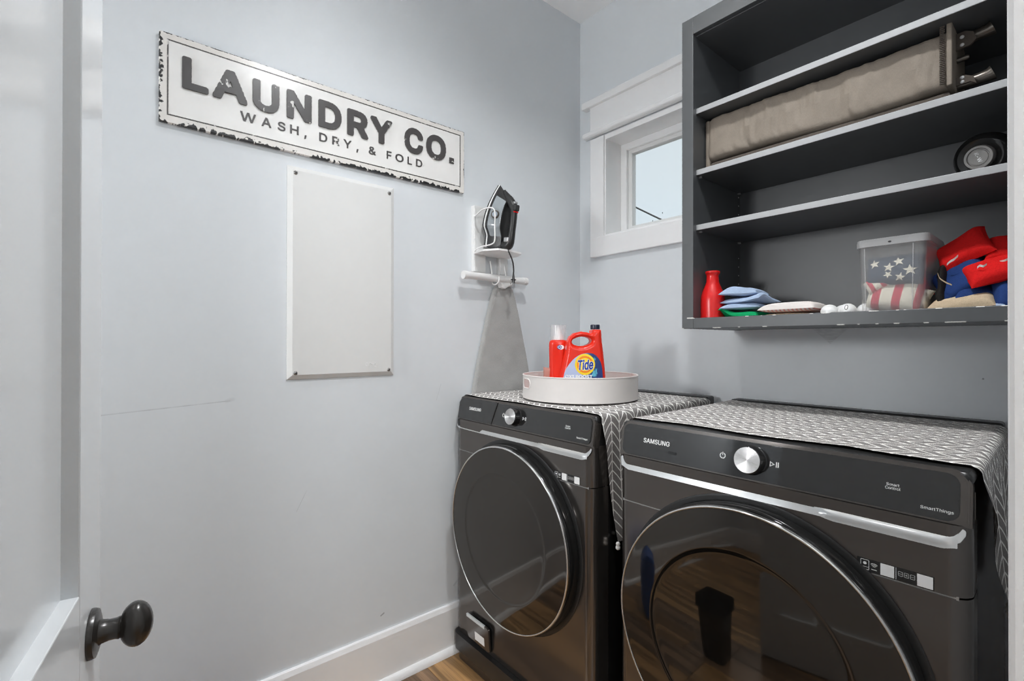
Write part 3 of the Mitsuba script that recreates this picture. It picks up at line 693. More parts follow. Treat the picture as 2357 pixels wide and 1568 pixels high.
# white cover plate below the sign
def make_plate():
    S = 'wall_cover_panel'
    tag(S, 'plain white metal cover panel with four corner screws on the left wall below the sign', 'panel')
    y0, y1, z0, z1, t, b = -1.331, -0.978, 1.0735, 1.735, 0.014, 0.014
    M = frame((0, 0, 0), (0, 1, 0), (0, 0, 1), (1, 0, 0))
    pts = np.array([(y, z, 0.001) for y in (y0, y1) for z in (z0, z1)] + [(y, z, 0.005) for y in (y0, y1) for z in (z0, z1)] +
                   [(y, z, t) for y in (y0 + b, y1 - b) for z in (z0 + b, z1 - b)])
    obj(S + '__plate', xf(trimesh.convex.convex_hull(pts), M), 'mat_white_metal')
    for y, z in ((-1.309, 1.713), (-0.999, 1.711), (-1.308, 1.093), (-1.000, 1.093)):
        s = lathe([(0, 0.0042), (0.0030, 0.0040), (0.0055, 0.0026), (0.0065, 0.0), (0, 0)][::-1], 24)
        k = obj(S + '__screw', xf(s, M @ frame((y, z, t - 0.0004), (1, 0, 0), (0, 1, 0), (0, 0, 1))), 'mat_screw', smooth=40)
        obj(k + '__slot', xf(cat_(box(-0.0035, 0.0035, -0.0006, 0.0006, 0, 0.0045), box(-0.0006, 0.0006, -0.0035, 0.0035, 0, 0.0045)), M @ frame((y, z, t - 0.0004), (0.8, 0.6, 0), (-0.6, 0.8, 0), (0, 0, 1))), 'mat_black')
    # raised emblem: o, n and Q joined in a ribbon
    w = 0.0011
    def st(pts): return LineString(bez(pts, 12)).buffer(w)
    c = -1.0805
    em = unary_union([Point(c, 1.1135).buffer(0.0058).difference(Point(c, 1.1135).buffer(0.0036)), st([(c + 0.0075, 1.1085), (c + 0.0075, 1.1145), (c + 0.0115, 1.1185), (c + 0.0165, 1.1165), (c + 0.022, 1.1115), (c + 0.029, 1.1065), (c + 0.036, 1.1045)]),
                      st([(c + 0.022, 1.1120), (c + 0.027, 1.1165), (c + 0.0315, 1.1185), (c + 0.0350, 1.1140), (c + 0.0330, 1.1080), (c + 0.029, 1.1065)]), sbox(c + 0.009, 1.1075, c + 0.0165, 1.1083)])
    obj(S + '__emblem', xf(extrude(em, 0.0016), M @ frame((0, 0, t - 0.0004), (1, 0, 0), (0, 1, 0), (0, 0, 1))), 'mat_white_plastic')
make_plate()

# ------------------------------------------------------------------ iron holder, iron, ironing board
def make_holder():
    S = 'iron_holder'
    tag(S, 'white wall holder with a wire loop and hooks, carrying the iron and the ironing board', 'holder')
    obj(S + '__back_plate', cbox(-0.640, -0.640 + 0.001, 0, 0.001, 0, 0.001), 'mat_white_plastic') if False else None
    fr = rrect(-0.642, -0.470, 1.470, 1.735, 0.004).difference(rrect(-0.585, -0.512, 1.455, 1.570, 0.003))
    M = frame((0, 0, 0), (0, 1, 0), (0, 0, 1), (1, 0, 0))
    obj(S + '__back_plate', xf(bevel_extrude(fr, 0.022, 0.004), M @ frame((0, 0, 0.001), (1, 0, 0), (0, 1, 0), (0, 0, 1))), 'mat_white_plastic', smooth=35)
    lp = bez([(0.018, -0.637, 1.690), (0.055, -0.652, 1.689), (0.095, -0.652, 1.700), (0.126, -0.636, 1.702), (0.136, -0.627, 1.686), (0.136, -0.627, 1.630), (0.136, -0.627, 1.580), (0.128, -0.635, 1.563), (0.095, -0.656, 1.556), (0.055, -0.652, 1.553), (0.018, -0.637, 1.552)], 8)
    obj(S + '__wire_loop', tube(lp, 0.0028, 10), 'mat_white_plastic', smooth=True)
    tr = Polygon([(0.018, -0.630), (0.090, -0.640), (0.135, -0.610), (0.140, -0.560), (0.125, -0.500), (0.080, -0.478), (0.018, -0.480)]).buffer(0.012)
    obj(S + '__tray', xf(bevel_extrude(tr.difference(affinity.scale(tr, 0.0, 0.0)), 0.008, 0.003), frame((0, 0, 1.540), (1, 0, 0), (0, 1, 0), (0, 0, 1))), 'mat_white_plastic', smooth=35)
    for y in (-0.560, -0.488):
        hk = bez([(0.018, y, 1.520), (0.030, y, 1.470), (0.034, y, 1.430), (0.052, y, 1.4215), (0.073, y, 1.430), (0.078, y, 1.452)], 8)
        obj(S + '__hook', tube(hk, 0.0032, 8), 'mat_white_plastic', smooth=True)
make_holder()

def make_iron():
    S = 'clothes_iron'
    tag(S, 'black steam iron with a grey water tank, standing tip up in the white wall holder', 'iron')
    ga, le, Lh = math.radians(5), math.radians(9), 0.247
    H = np.array([math.cos(ga), math.sin(ga), 0]); Wd = np.array([-math.sin(ga), math.cos(ga), 0]); Z = np.array([0, 0, 1.0])
    A = frame((0.050, -0.577, 1.5665), math.cos(le) * H - math.sin(le) * Z, Wd, math.sin(le) * H + math.cos(le) * Z)   # local: x from the sole to the handle, y across, z heel to tip
    def add(key, mesh, mat, **k): return obj(key, xf(mesh, A), mat, **k)
    def outline(t, hw):      # t 0 at heel, 1 at tip
        e = np.clip((t - 0.17) / 0.17, 0, 1); e = e * e * (3 - 2 * e)
        return hw * np.where(t < 0.34, 0.66 + 0.34 * e, np.clip(1 - ((np.clip(t, 0.34, 1) - 0.34) / 0.66) ** 1.75, 0, 1))
    ts = np.linspace(0, 1, 40)
    def shape(hw):
        ww = np.clip(outline(ts, hw), 0.0006, None)
        return Polygon(np.vstack([np.stack([-ww, Lh * ts], 1), np.stack([ww, Lh * ts], 1)[::-1]]))
    M = frame((0, 0, 0), (0, 1, 0), (0, 0, 1), (1, 0, 0))
    def ex(poly, x, h, b=0.001): return xf(bevel_extrude(poly, h, b, 2), M @ frame((0, 0, x), (1, 0, 0), (0, 1, 0), (0, 0, 1)))
    add(S + '__soleplate', ex(shape(0.0600), 0.0, 0.005), 'mat_black', smooth=35)
    add(S + '__white_band', ex(shape(0.0588), 0.005, 0.0075), 'mat_white_plastic', smooth=35)
    Q = np.linspace(0, 1, 9)
    def half(t, q): return float(outline(np.array([t]), 0.0575)[0]) * (1 - 0.42 * q ** 1.5)
    rows = []
    for q in Q:
        ww = outline(ts, 0.0575) * (1 - 0.42 * q ** 1.5)
        p = np.stack([0 * ts + 0.0125 + 0.062 * q, -ww, Lh * ts * (1 - 0.24 * q * ts ** 3)], 1)
        rows.append(np.vstack([p, (p * [1, -1, 1])[::-1], p[:1]]))
    rows = np.array(rows)
    v, f = trimesh.creation.triangulate_polygon(Polygon(rows[-1][:-1, 1:]).buffer(0), engine='earcut')
    capm = trimesh.Trimesh(np.column_stack([np.full(len(v), 0.0745), v]), f)
    bot = Polygon(rows[0][:-1, 1:])
    heel = cbox(0.0126, 0.0744, -0.033, 0.033, -0.004, 0.002, 0.002)
    add(S + '__body', cat_(grid(rows), capm, heel), 'mat_black', smooth=45)
    for sg in (-1, 1):
        tq, xq = np.linspace(0.17, 0.84, 30), np.linspace(0.16, 0.97, 12)
        G = np.zeros((30, 12, 3))
        for i, t in enumerate(tq):
            for j, q in enumerate(xq):
                edge = min(1, (t - 0.17) / 0.04, (0.84 - t) / 0.05, (q - 0.16) / 0.08, (0.97 - q) / 0.08)
                w = half(t, q) + 0.0032 * max(edge, 0) ** 0.5 - 0.0004
                G[i, j] = (0.0125 + 0.062 * q, sg * w, Lh * t * (1 - 0.24 * q * t ** 3))
        add(S + '__water_tank', grid(G if sg > 0 else G[::-1]), 'mat_tank', smooth=True)
    t, q = 0.50, 0.62
    p = np.array([0.0125 + 0.062 * q, -half(t, q) - 0.001, Lh * t])
    nn = np.array([0.55, -0.83, 0.0]); nn /= np.linalg.norm(nn)
    Mk = frame(p, np.cross((0, 0, 1), nn), (0, 0, 1), nn)
    kd = add(S + '__dial', xf(lathe([(0, 0.010), (0.013, 0.010), (0.0155, 0.008), (0.0165, 0.0), (0, 0)][::-1], 32), Mk), 'mat_dark_metal', smooth=35)
    add(kd + '__face', xf(lathe([(0, 0.0112), (0.010, 0.0112), (0.0115, 0.0095), (0, 0.0095)][::-1], 32), Mk), 'mat_dial', smooth=35)
    hp = bez([(0.070, 0, 0.010), (0.092, 0, 0.012), (0.104, 0, 0.030), (0.107, 0, 0.080), (0.107, 0, 0.125), (0.102, 0, 0.152), (0.088, 0, 0.174), (0.066, 0, 0.196), (0.040, 0, 0.222)], 8)
    rr = np.interp(np.linspace(0, 1, len(hp)), [0, .15, .35, .6, .7, .85, 1], [.022, .019, .014, .014, .017, .015, .006])
    add(S + '__handle', tube(hp, rr, 16), 'mat_black', smooth=True)
    add(S + '__thumb_button', cbox(0.102, 0.124, -0.013, 0.013, 0.142, 0.166, 0.005, 2), 'mat_rubber', smooth=30)
    add(S + '__steam_button', cbox(0.100, 0.115, -0.008, 0.008, 0.168, 0.178, 0.003, 2), 'mat_silver', smooth=30)
    add(S + '__button_rim', cbox(0.102, 0.121, -0.011, 0.011, 0.136, 0.141, 0.002, 1), 'mat_red_cloth')
    add(S + '__heel_clip', cbox(0.086, 0.112, -0.022, -0.010, 0.022, 0.042, 0.005, 2), 'mat_silver', smooth=30)
    e0 = (A @ [0.098, -0.006, 0.0, 1])[:3]
    cord = bez([e0, e0 + [0.004, 0.006, -0.016], e0 + [0.000, 0.026, -0.045], e0 + [-0.012, 0.042, -0.075], e0 + [-0.018, 0.046, -0.094]], 10)
    kc = obj(S + '__cord', tube(cord, 0.0026, 8), 'mat_rubber', smooth=True)
    e = cord[-1]
    obj(kc + '__plug', cat_(tube([e + [0, 0, 0.002], e - [0, 0, 0.018], e - [0, 0, 0.034]], [0.003, 0.0055, 0.0062], 10), cbox(e[0] - 0.004, e[0] + 0.004, e[1] - 0.011, e[1] + 0.011, e[2] - 0.023, e[2] - 0.019, 0.001)), 'mat_black', smooth=30)
    obj(kc + '__prongs', cat_(box(e[0] - 0.003, e[0] + 0.003, e[1] - 0.006, e[1] - 0.0045, e[2] - 0.048, e[2] - 0.032), box(e[0] - 0.003, e[0] + 0.003, e[1] + 0.0045, e[1] + 0.006, e[2] - 0.048, e[2] - 0.032)), 'mat_silver')
make_iron()

def make_ironing_board():
    S = 'ironing_board'
    tag(S, 'grey-covered ironing board hanging nose up on the left wall behind the washing machine', 'ironing board')
    zz = np.array([1.432, 1.430, 1.423, 1.408, 1.376, 1.300, 1.220, 1.120, 1.000, 0.900, 0.860, 0.845])
    hw = np.array([0.004, 0.020, 0.034, 0.046, 0.058, 0.080, 0.100, 0.125, 0.151, 0.166, 0.166, 0.150])
    z2 = np.linspace(0, 1, 90); s = np.concatenate([[0], np.cumsum(np.hypot(np.diff(zz), np.diff(hw)))]); s /= s[-1]
    Z, Hh = np.interp(z2, s, zz), np.interp(z2, s, hw)
    pol = Polygon(np.vstack([np.stack([-0.492 - Hh, Z], 1), np.stack([-0.492 + Hh, Z], 1)[::-1]])).buffer(0.004).buffer(-0.004)
    M = frame((0, 0, 0), (0, 1, 0), (0, 0, 1), (1, 0, 0))
    obj(S + '__padded_top', xf(bevel_extrude(pol, 0.024, 0.008, 4), M @ frame((0, 0, 0.007), (1, 0, 0), (0, 1, 0), (0, 0, 1))), 'mat_board_cover', smooth=40)
    fb = obj(S + '__foot_bar', tube([(0.056, -0.716, 1.447), (0.056, -0.715, 1.447), (0.056, -0.399, 1.447), (0.056, -0.398, 1.447)], [0.0135, 0.0145, 0.0145, 0.0135], 20), 'mat_white_plastic', smooth=40)
    for y in (-0.716, -0.413):
        obj(fb + '__end_cap', tube([(0.056, y - 0.001, 1.447), (0.056, y + 0.016, 1.447)], 0.0162, 20), 'mat_white_plastic', smooth=40)
    br = Polygon([(-0.540, 1.452), (-0.476, 1.452), (-0.482, 1.438), (-0.490, 1.424), (-0.512, 1.410), (-0.527, 1.414), (-0.534, 1.434)]).buffer(0.002)
    obj(S + '__bracket', xf(bevel_extrude(br, 0.026, 0.004), M @ frame((0, 0.0, 0.034), (1, 0, 0), (0, 1, 0), (0, 0, 1))), 'mat_white_plastic', smooth=35)
    obj(S + '__leg', tube([(0.044, -0.505, 1.40), (0.040, -0.500, 1.35), (0.036, -0.495, 1.05)], 0.006, 10), 'mat_white_plastic', smooth=True) if False else None
make_ironing_board()

# ------------------------------------------------------------------ open shelf cabinet
SF = 1.249         # its floor
def make_cabinet():
    S = 'wall_shelf_unit'
    tag(S, 'dark grey open wall cabinet with three shelves, hung on the back wall above the dryer', 'shelf unit')
    xl, xr, z0, z1, yf = 0.746, XR - 0.001, 1.2335, 2.214, -0.340
    C = 'mat_cabinet'
    obj(S + '__side', cbox(xl + 0.004, 0.782, yf + 0.018, -0.001, z0, z1 - 0.002, 0.001, 0), C)
    obj(S + '__side', cbox(xr - 0.036, xr, yf + 0.018, -0.001, z0, z1 - 0.002, 0.001, 0), C)
    obj(S + '__back', box(0.78, xr - 0.03, -0.020, -0.001, z0 + 0.01, z1 - 0.01), C)
    obj(S + '__top', cbox(0.780, xr - 0.034, yf + 0.018, -0.003, 2.158, z1 - 0.002, 0.001, 0), C)
    obj(S + '__bottom', cbox(0.780, xr - 0.034, yf + 0.018, -0.003, z0 + 0.001, SF, 0.001, 0), C)
    obj(S + '__stile', cbox(xl, 0.7845, yf, yf + 0.019, z0, z1, 0.0015, 1), C)
    obj(S + '__stile', cbox(xr - 0.038, xr, yf, yf + 0.019, z0, z1, 0.0015, 1), C)
    obj(S + '__rail', cbox(0.7840, xr - 0.038, yf, yf + 0.019, 2.160, z1, 0.0015, 1), C)
    obj(S + '__rail', cbox(0.7840, xr - 0.038, yf, yf + 0.019, z0, 1.2665, 0.0015, 1), C)
    for z in (1.9230, 1.7280, 1.5535):
        k_ = obj(S + '__shelf', cbox(0.7822, xr - 0.0365, -0.3175, -0.0205, z - 0.0083, z + 0.0083, 0.001, 0), C)
        obj(k_ + '__edge_band', cbox(0.7826, xr - 0.0370, -0.3195, -0.3172, z - 0.0085, z + 0.0085, 0.0010, 1), 'mat_edge_band')
    k = 0
    for zb, zt, n in ((1.5535, 1.7280, 5), (1.2450, 1.5535, 8), ):
        for i in range(n):
            z = zb + 0.030 + i * 0.0305
            if z > zt - 0.012: continue
            for y in (-0.030,):
                obj(S + '__pin_hole', xf(lathe([(0, 0.0003), (0.0024, 0.0003), (0.0024, -0.001), (0, -0.001)][::-1], 12), frame((0.7822, y, z), (0, 1, 0), (0, 0, 1), (1, 0, 0))), 'mat_white_plastic')
    for z in (1.7195, 1.5450):
        for y in (-0.035, -0.300):
            obj(S + '__shelf_pin', cbox(0.7820, 0.792, y - 0.004, y + 0.004, z - 0.0060, z - 0.0002, 0.001), 'mat_silver')
    for k_ in [q for q in scene if q.startswith(S) and 'edge_band' in q]: labels[k_] = {'label': 'light grey edge band'}
    labels[S + '__pin_hole'] = {'label': 'white shelf-pin hole'}
make_cabinet()

# folded fabric bundle with metal legs on the second compartment
def make_cot():
    S = 'folded_canopy'
    tag(S, 'long taupe fabric bundle with dark metal leg ends on the second shelf of the cabinet', 'folded canopy')
    z0, z1 = 1.7375, 1.912
    x0, x1 = 0.790, 1.378
    # fabric body: rounded long box with soft wrinkles
    nx, nq = 150, 90
    xs = np.linspace(0, 1, nx)
    ang = np.linspace(0, 2 * PI, nq)
    P = np.zeros((nx, nq, 3))
    for i, s in enumerate(xs):
        e = min(1, s / 0.03, (1 - s) / 0.012); e = math.sqrt(max(e, 0.02))
        zl, zh = 1.772 + 0.004 * math.sin(s * 7), 1.908 + 0.004 * math.sin(s * 5 + 1)
        c, h, d = (zl + zh) / 2, (zh - zl) / 2 * (0.90 + 0.1 * e), 0.088 * (0.7 + 0.3 * e)
        ca, sa = np.cos(ang), np.sin(ang)
        pw_ = 0.24
        yy = -0.186 - d * np.sign(ca) * np.abs(ca) ** pw_
        zz = c + h * np.sign(sa) * np.abs(sa) ** pw_
        P[i] = np.stack([x0 + (x1 - x0) * s + 0 * ang, yy, zz], 1)
    D_ = P[:, :, 0] + 0.35 * P[:, :, 2]
    Q_ = np.stack([D_, P[:, :, 1], P[:, :, 2]], -1)
    w = smooth_noise(Q_ * [24, 3, 5], 1.0, 0.012, 3) + smooth_noise(Q_ * [75, 6, 9], 1.0, 0.007, 5)
    w = w * np.clip(1.15 - np.abs(np.linspace(0, 1, nx) - 0.45)[:, None] * 1.1, 0.2, 1)
    P[:, :, 1] -= w
    obj(S + '__fabric', grid(P), 'mat_taupe', smooth=True)
    # end flap on the left, hem on top and the bound edge at the right
    obj(S + '__end_flap', xf(cbox(0.785, 0.800, -0.268, -0.105, 1.745, 1.905, 0.006, 2), np.eye(4)), 'mat_taupe', smooth=30)
    hem = np.array([P[i, int(nq * 0.335)] + [0, -0.001, 0.001] for i in range(6, nx - 4, 3)])
    obj(S + '__seam', tube(hem, 0.0016, 6), 'mat_taupe_dark', smooth=True)
    obj(S + '__bound_edge', cbox(1.3705, 1.3805, -0.2815, -0.105, 1.774, 1.921, 0.003, 2), 'mat_taupe', smooth=30)
    obj(S + '__stitching', cat_(*[cbox(1.3585, 1.3665 + 0.002 * rng.random(), -0.2800, -0.2765, z, z + 0.0028, 0.0008, 0) for z in np.arange(1.782, 1.915, 0.0042)]), 'mat_taupe_dark')
    labels[S + '__stitching'] = {'kind': 'stuff', 'label': 'frayed dark stitches along the bound edge'}
    # dark frame rail under the fabric, riding on the shelf
    obj(S + '__frame_rail', cbox(0.800, 1.375, -0.262, -0.110, 1.7368, 1.768, 0.006, 2), 'mat_taupe_dark', smooth=30)
    # legs: tubes with flared ends and riveted brackets
    for z, n_ in ((1.897, 0), (1.7955, 1)):
        y = -0.215
        lg = obj(S + '__leg', tube([(1.36, y, z - 0.002), (1.392, y, z - 0.002), (1.418, y, z), (1.432, y, z + 0.001), (1.440, y, z + 0.004)], [0.0115, 0.0118, 0.0125, 0.0138, 0.0165], 20), 'mat_dark_metal', smooth=40)
        br = Polygon([(1.365, z + 0.008), (1.397, z + 0.010), (1.410, z + 0.002), (1.415, z - 0.016), (1.405, z - 0.026 if n_ == 0 else z - 0.008), (1.365, z - 0.030 if n_ == 0 else z - 0.010)])
        obj(lg + '__bracket', xf(extrude(br, 0.006), frame((0, y - 0.013, 0), (1, 0, 0), (0, 0, 1), (0, -1, 0))), 'mat_taupe_dark')
        for zz in ((z - 0.002, z - 0.020) if n_ == 0 else (z + 0.006, z - 0.004)):
            obj(lg + '__rivet', xf(trimesh.creation.icosphere(2, 0.0042), frame((1.391, y - 0.019, zz), (1, 0, 0), (0, 0.6, 0), (0, 0, 1))), 'mat_rivet', smooth=True)
    obj(S + '__strut', tube([(1.36, -0.22, 1.848), (1.398, -0.22, 1.851), (1.402, -0.22, 1.851)], [0.006, 0.006, 0.004], 12), 'mat_dark_metal', smooth=40)
    # strap loop behind the top edge
    lp = bez([(1.245, -0.19, 1.905), (1.262, -0.20, 1.9125), (1.285, -0.20, 1.9135), (1.305, -0.19, 1.905)], 8)
    obj(S + '__strap', tube(lp, 0.003, 8), 'mat_rubber', smooth=True)
make_cot()

def make_wheel():
    S = 'exercise_wheel'
    tag(S, 'shiny black wheel with a round grey hub on the lowest loose shelf', 'wheel')
    ax = np.array([-0.22, -0.95, -0.22]); ax /= np.linalg.norm(ax)
    u = np.cross((0, 0, 1), ax); u /= np.linalg.norm(u)
    R = 0.052
    M = frame((1.424, -0.205, 1.5625 + R + 0.0012), u, np.cross(ax, u), ax)
    tire = [(0.027, -0.022), (0.041, -0.026), (R - 0.005, -0.023), (R, -0.010), (R, 0.008), (R - 0.005, 0.018), (0.040, 0.022), (0.027, 0.018), (0.027, -0.022)]
    obj(S + '__tyre', xf(lathe(tire[::-1], 64), M), 'mat_black_gloss', smooth=45)
    h = obj(S + '__hub', xf(lathe([(0, 0.0295), (0.0165, 0.0295), (0.0172, 0.028), (0.0190, 0.028), (0.0205, 0.031), (0.0250, 0.031), (0.0262, 0.029), (0.0262, -0.022), (0, -0.022)][::-1], 48), M), 'mat_grey_hub', smooth=35)
    M3 = M @ frame((0, 0, 0.0297), (0.30, -0.954, 0), (0.954, 0.30, 0), (0, 0, 1))
    obj(h + '__lettering', xf(extrude(fit(text_poly('K-W', 0.04), -0.0115, 0.0115, -0.0035, 0.0035), 0.0005), M3), 'mat_print')
make_wheel()

# red bottle
tag('bowling_pin_bottle', 'plain red plastic bottle at the left end of the cabinet floor', 'bottle')
obj('bowling_pin_bottle__body', xf(lathe([(0, 0), (0.0345, 0), (0.0362, 0.002), (0.0365, 0.010), (0.0365, 0.070), (0.0350, 0.086), (0.0300, 0.104), (0.0225, 0.122), (0.0188, 0.134), (0.0180, 0.150), (0.0192, 0.157), (0.0215, 0.160), (0.0222, 0.1635), (0.0215, 0.167), (0.0180, 0.168), (0.0165, 0.163), (0.0160, 0.120), (0, 0.115)], 64), frame((0.8105, -0.268, SF + 0.0004), (1, 0, 0), (0, 1, 0), (0, 0, 1))), 'mat_red_plastic', smooth=40)
for k_ in [k for k in scene if k.startswith('bowling_pin_bottle')]:
    scene[k_.replace('bowling_pin_bottle__body', 'red_bottle')] = scene.pop(k_)
labels['red_bottle'] = labels.pop('bowling_pin_bottle')

# bean bags ----------------------------------------------------------
def bag_mesh(w, d, h, seed, bend=None, n=38, pinch=0.07, wr=0.004, flat=0.35):
    """a square filled bag centred at the origin, lying flat: w along x, d along y, h thick"""
    g = np.linspace(-1, 1, n)
    U, V = np.meshgrid(g, g, indexing='ij')
    prof = np.clip(1 - np.abs(U) ** 4.5, 0, 1) ** 0.50 * np.clip(1 - np.abs(V) ** 4.5, 0, 1) ** 0.50
    X = w / 2 * U * (1 - pinch * (1 - np.abs(V) ** 2) * np.abs(U) ** 3)
    Y = d / 2 * V * (1 - pinch * (1 - np.abs(U) ** 2) * np.abs(V) ** 3)
    out = []
    for sg in (1, -1):
        Z = sg * h / 2 * prof * (1 if sg > 0 else flat)
        P = np.stack([X, Y, Z], -1)
        nz = smooth_noise(P * [14, 14, 3] + sg * 3, 1.0, 1.0, seed)
        nz2 = smooth_noise(P * [38, 20, 3] + sg * 7, 1.0, 1.0, seed + 9)
        P[..., 2] += (nz * wr + nz2 * wr * 0.4) * prof
        out.append(P)
    uv = np.stack([(U + 1) / 2, (V + 1) / 2], -1).reshape(-1, 2)
    P = np.concatenate([out[0].reshape(-1, 3), out[1].reshape(-1, 3)])
    base = P.copy()
    if bend is not None:
        P = P + bend(base)
    else:
        P[:, 2] += 0.6 * smooth_noise(base * [9, 9, 0] + 3, 1.0, wr * 1.2, seed + 4)
    a = grid(np.zeros((n, n, 3))).faces
    m = trimesh.Trimesh(P, np.vstack([a, a[:, ::-1] + n * n]), process=False)
    return m, np.vstack([uv, uv + [0, 2]])

def bag(key, mat, w, d, h, loc, rz=0, tilt=(0, 0), seed=1, label=None, group=None, cat='bean bag', rest=None, **k):
    m, uv = bag_mesh(w, d, h, seed, **k)
    R = trimesh.transformations.euler_matrix(tilt[0], tilt[1], rz, 'sxyz')
    m = xf(m, R)
    m.apply_translation(loc)
    if rest is not None:
        m.apply_translation((0, 0, rest - m.vertices[:, 2].min()))
    return obj(key, m, mat, smooth=True, uv=uv, label=label, cat=cat, group=group)

def corner(cx, cy, dz, r=0.05, sx=0.0):
    def fn(P):
        e = np.exp(-((P[:, 0] - cx) ** 2 + (P[:, 1] - cy) ** 2) / r ** 2)
        o = np.zeros_like(P); o[:, 2] = dz * e; o[:, 0] = sx * e
        return o
    return fn
bag('bean_bag', 'mat_green', 0.118, 0.12, 0.016, (0.903, -0.235, 0), 0.05, seed=3, rest=SF + 0.0005, label='green bean bag at the bottom of the stack beside the red bottle', wr=0.002)
bag('bean_bag_001', 'mat_green', 0.122, 0.12, 0.026, (0.901, -0.240, 0), -0.04, seed=4, rest=SF + 0.0155, label='second green bean bag of the stack, under the pale blue ones, one corner turned up', wr=0.003, bend=corner(-0.055, -0.055, 0.022, 0.028, 0.004))
bag('bean_bag_002', 'mat_denim', 0.115, 0.115, 0.026, (0.902, -0.242, 0), 0.10, seed=5, rest=SF + 0.040, label='pale blue bean bag lying on the green ones', wr=0.003)
bag('bean_bag_003', 'mat_denim', 0.128, 0.115, 0.024, (0.915, -0.240, 0), -0.18, seed=6, rest=SF + 0.0585, label='middle pale blue bean bag, its right corner sticking up', wr=0.003, bend=corner(0.068, -0.02, 0.020, 0.035))
bag('bean_bag_004', 'mat_denim', 0.112, 0.112, 0.034, (0.898, -0.243, 0), 0.06, seed=7, rest=SF + 0.080, label='topmost pale blue bean bag of the stack', wr=0.004, bend=corner(-0.03, -0.01, 0.010, 0.035))
bag('bean_bag_005', 'mat_beige', 0.150, 0.125, 0.034, (1.030, -0.235, 0), 0.02, seed=8, rest=SF + 0.0005, label='beige bean bag under the white one, left of the golf balls', wr=0.002)
bag('bean_bag_006', 'mat_pink', 0.152, 0.125, 0.042, (1.038, -0.237, 0), -0.05, seed=9, rest=SF + 0.0265, label='off-white bean bag with a pink striped underside, lying on the beige one', wr=0.002, pinch=0.06)
# golf balls
def dimpled(r, seed):
    s = trimesh.creation.icosphere(4, r)
    n = s.vertices / r
    i = np.arange(220)
    ph = np.arccos(1 - 2 * (i + 0.5) / 220); th = PI * (1 + 5 ** 0.5) * i
    c = np.stack([np.cos(th) * np.sin(ph), np.sin(th) * np.sin(ph), np.cos(ph)], 1)
    d = np.arccos(np.clip((n @ c.T).max(1), -1, 1))
    s.vertices *= (1 - 0.0115 * np.clip(1 - (d / 0.105) ** 2, 0, 1))[:, None]
    return s
db = dimpled(0.0207, 1)
for i, (x, y, lab) in enumerate(((1.138, -0.278, 'white golf ball nearest the off-white bean bag'), (1.1795, -0.281, 'white golf ball with a black oval mark on its side'), (1.212, -0.252, 'white golf ball touching the clear tub'), (1.157, -0.236, 'golf ball peeping out behind the first two from the left'), (1.2005, -0.208, 'golf ball in the back, mostly hidden next to the clear tub'))):
    k = f'golf_ball_{i:03d}' if i else 'golf_ball'
    M = frame((x, y, SF + 0.0211), (1, 0, 0), (0, 1, 0), (0, 0, 1))
    if i == 1:
        tag(k, lab, 'golf ball', 'golf balls on the cabinet floor')
        obj(k + '__ball', xf(db, M), 'mat_ball', smooth=True)
        vd = np.array([0.10, -0.86, 0.50]); vd /= np.linalg.norm(vd)
        a = np.linspace(0, 2 * PI, 24)
        u = np.cross((0, 0, 1), vd); u /= np.linalg.norm(u); v = np.cross(vd, u)
        pts = np.array([vd + 0.16 * math.cos(q) * u + (0.34 * math.sin(q) + 0.03 * math.cos(q)) * v for q in a]); pts /= np.linalg.norm(pts, axis=1)[:, None]
        obj(k + '__mark', tube(np.array([x, y, SF + 0.0211]) + pts * 0.0207, 0.0006, 6), 'mat_black', smooth=True)
    else:
        obj(k, xf(db, M), 'mat_ball', smooth=True, label=lab, cat='golf ball', group='golf balls on the cabinet floor')

# clear tub with the flag-patterned bags ----------------------------
def make_tub():
    S = 'clear_tub'
    tag(S, 'clear plastic tub full of stars-and-stripes bean bags, on the cabinet floor', 'tub')
    n = 10
    def ringz(x0, x1, y0, y1, r, z):
        p = np.array(rrect(x0, x1, y0, y1, r, n).exterior.coords)
        return np.column_stack([p, np.full(len(p), z)])
    R = [ringz(1.2125, 1.3320, -0.292, -0.118, 0.010, SF + 0.0006), ringz(1.2115, 1.3330, -0.293, -0.117, 0.012, SF + 0.006), ringz(1.2060, 1.3375, -0.296, -0.113, 0.014, 1.4270)]
    obj(S + '__wall', grid(np.array(R)), 'mat_clear', smooth=True)
    p = Polygon(R[0][:, :2])
    obj(S + '__base', xf(extrude(p.buffer(-0.001), 0.0012), frame((0, 0, SF + 0.0006), (1, 0, 0), (0, 1, 0), (0, 0, 1))), 'mat_clear_rim')
    rim = rrect(1.2005, 1.3440, -0.301, -0.107, 0.018, n)
    inn = rrect(1.2065, 1.3375, -0.2955, -0.113, 0.013, n)
    obj(S + '__rim', xf(extrude(rim.difference(inn), 0.0125), frame((0, 0, 1.4265), (1, 0, 0), (0, 1, 0), (0, 0, 1))), 'mat_clear_rim')
    obj(S + '__lid', xf(bevel_extrude(rim.buffer(-0.001), 0.006, 0.002), frame((0, 0, 1.4392), (1, 0, 0), (0, 1, 0), (0, 0, 1))), 'mat_clear_rim', smooth=30)
    obj(S + '__latch_hole', xf(extrude(affinity.scale(Point(1.271, 1.4335).buffer(0.003), 1.1, 0.75), 0.0006), frame((0, -0.3008, 0), (1, 0, 0), (0, 0, 1), (0, -1, 0))), 'mat_rubber')
    for x in (1.312, 1.2225):
        obj(S + '__rib', tube([(x, -0.2938, SF + 0.008), (x + (x - 1.27) * 0.06, -0.2972, 1.424)], 0.0013, 6), 'mat_clear_rim', smooth=True)
make_tub()

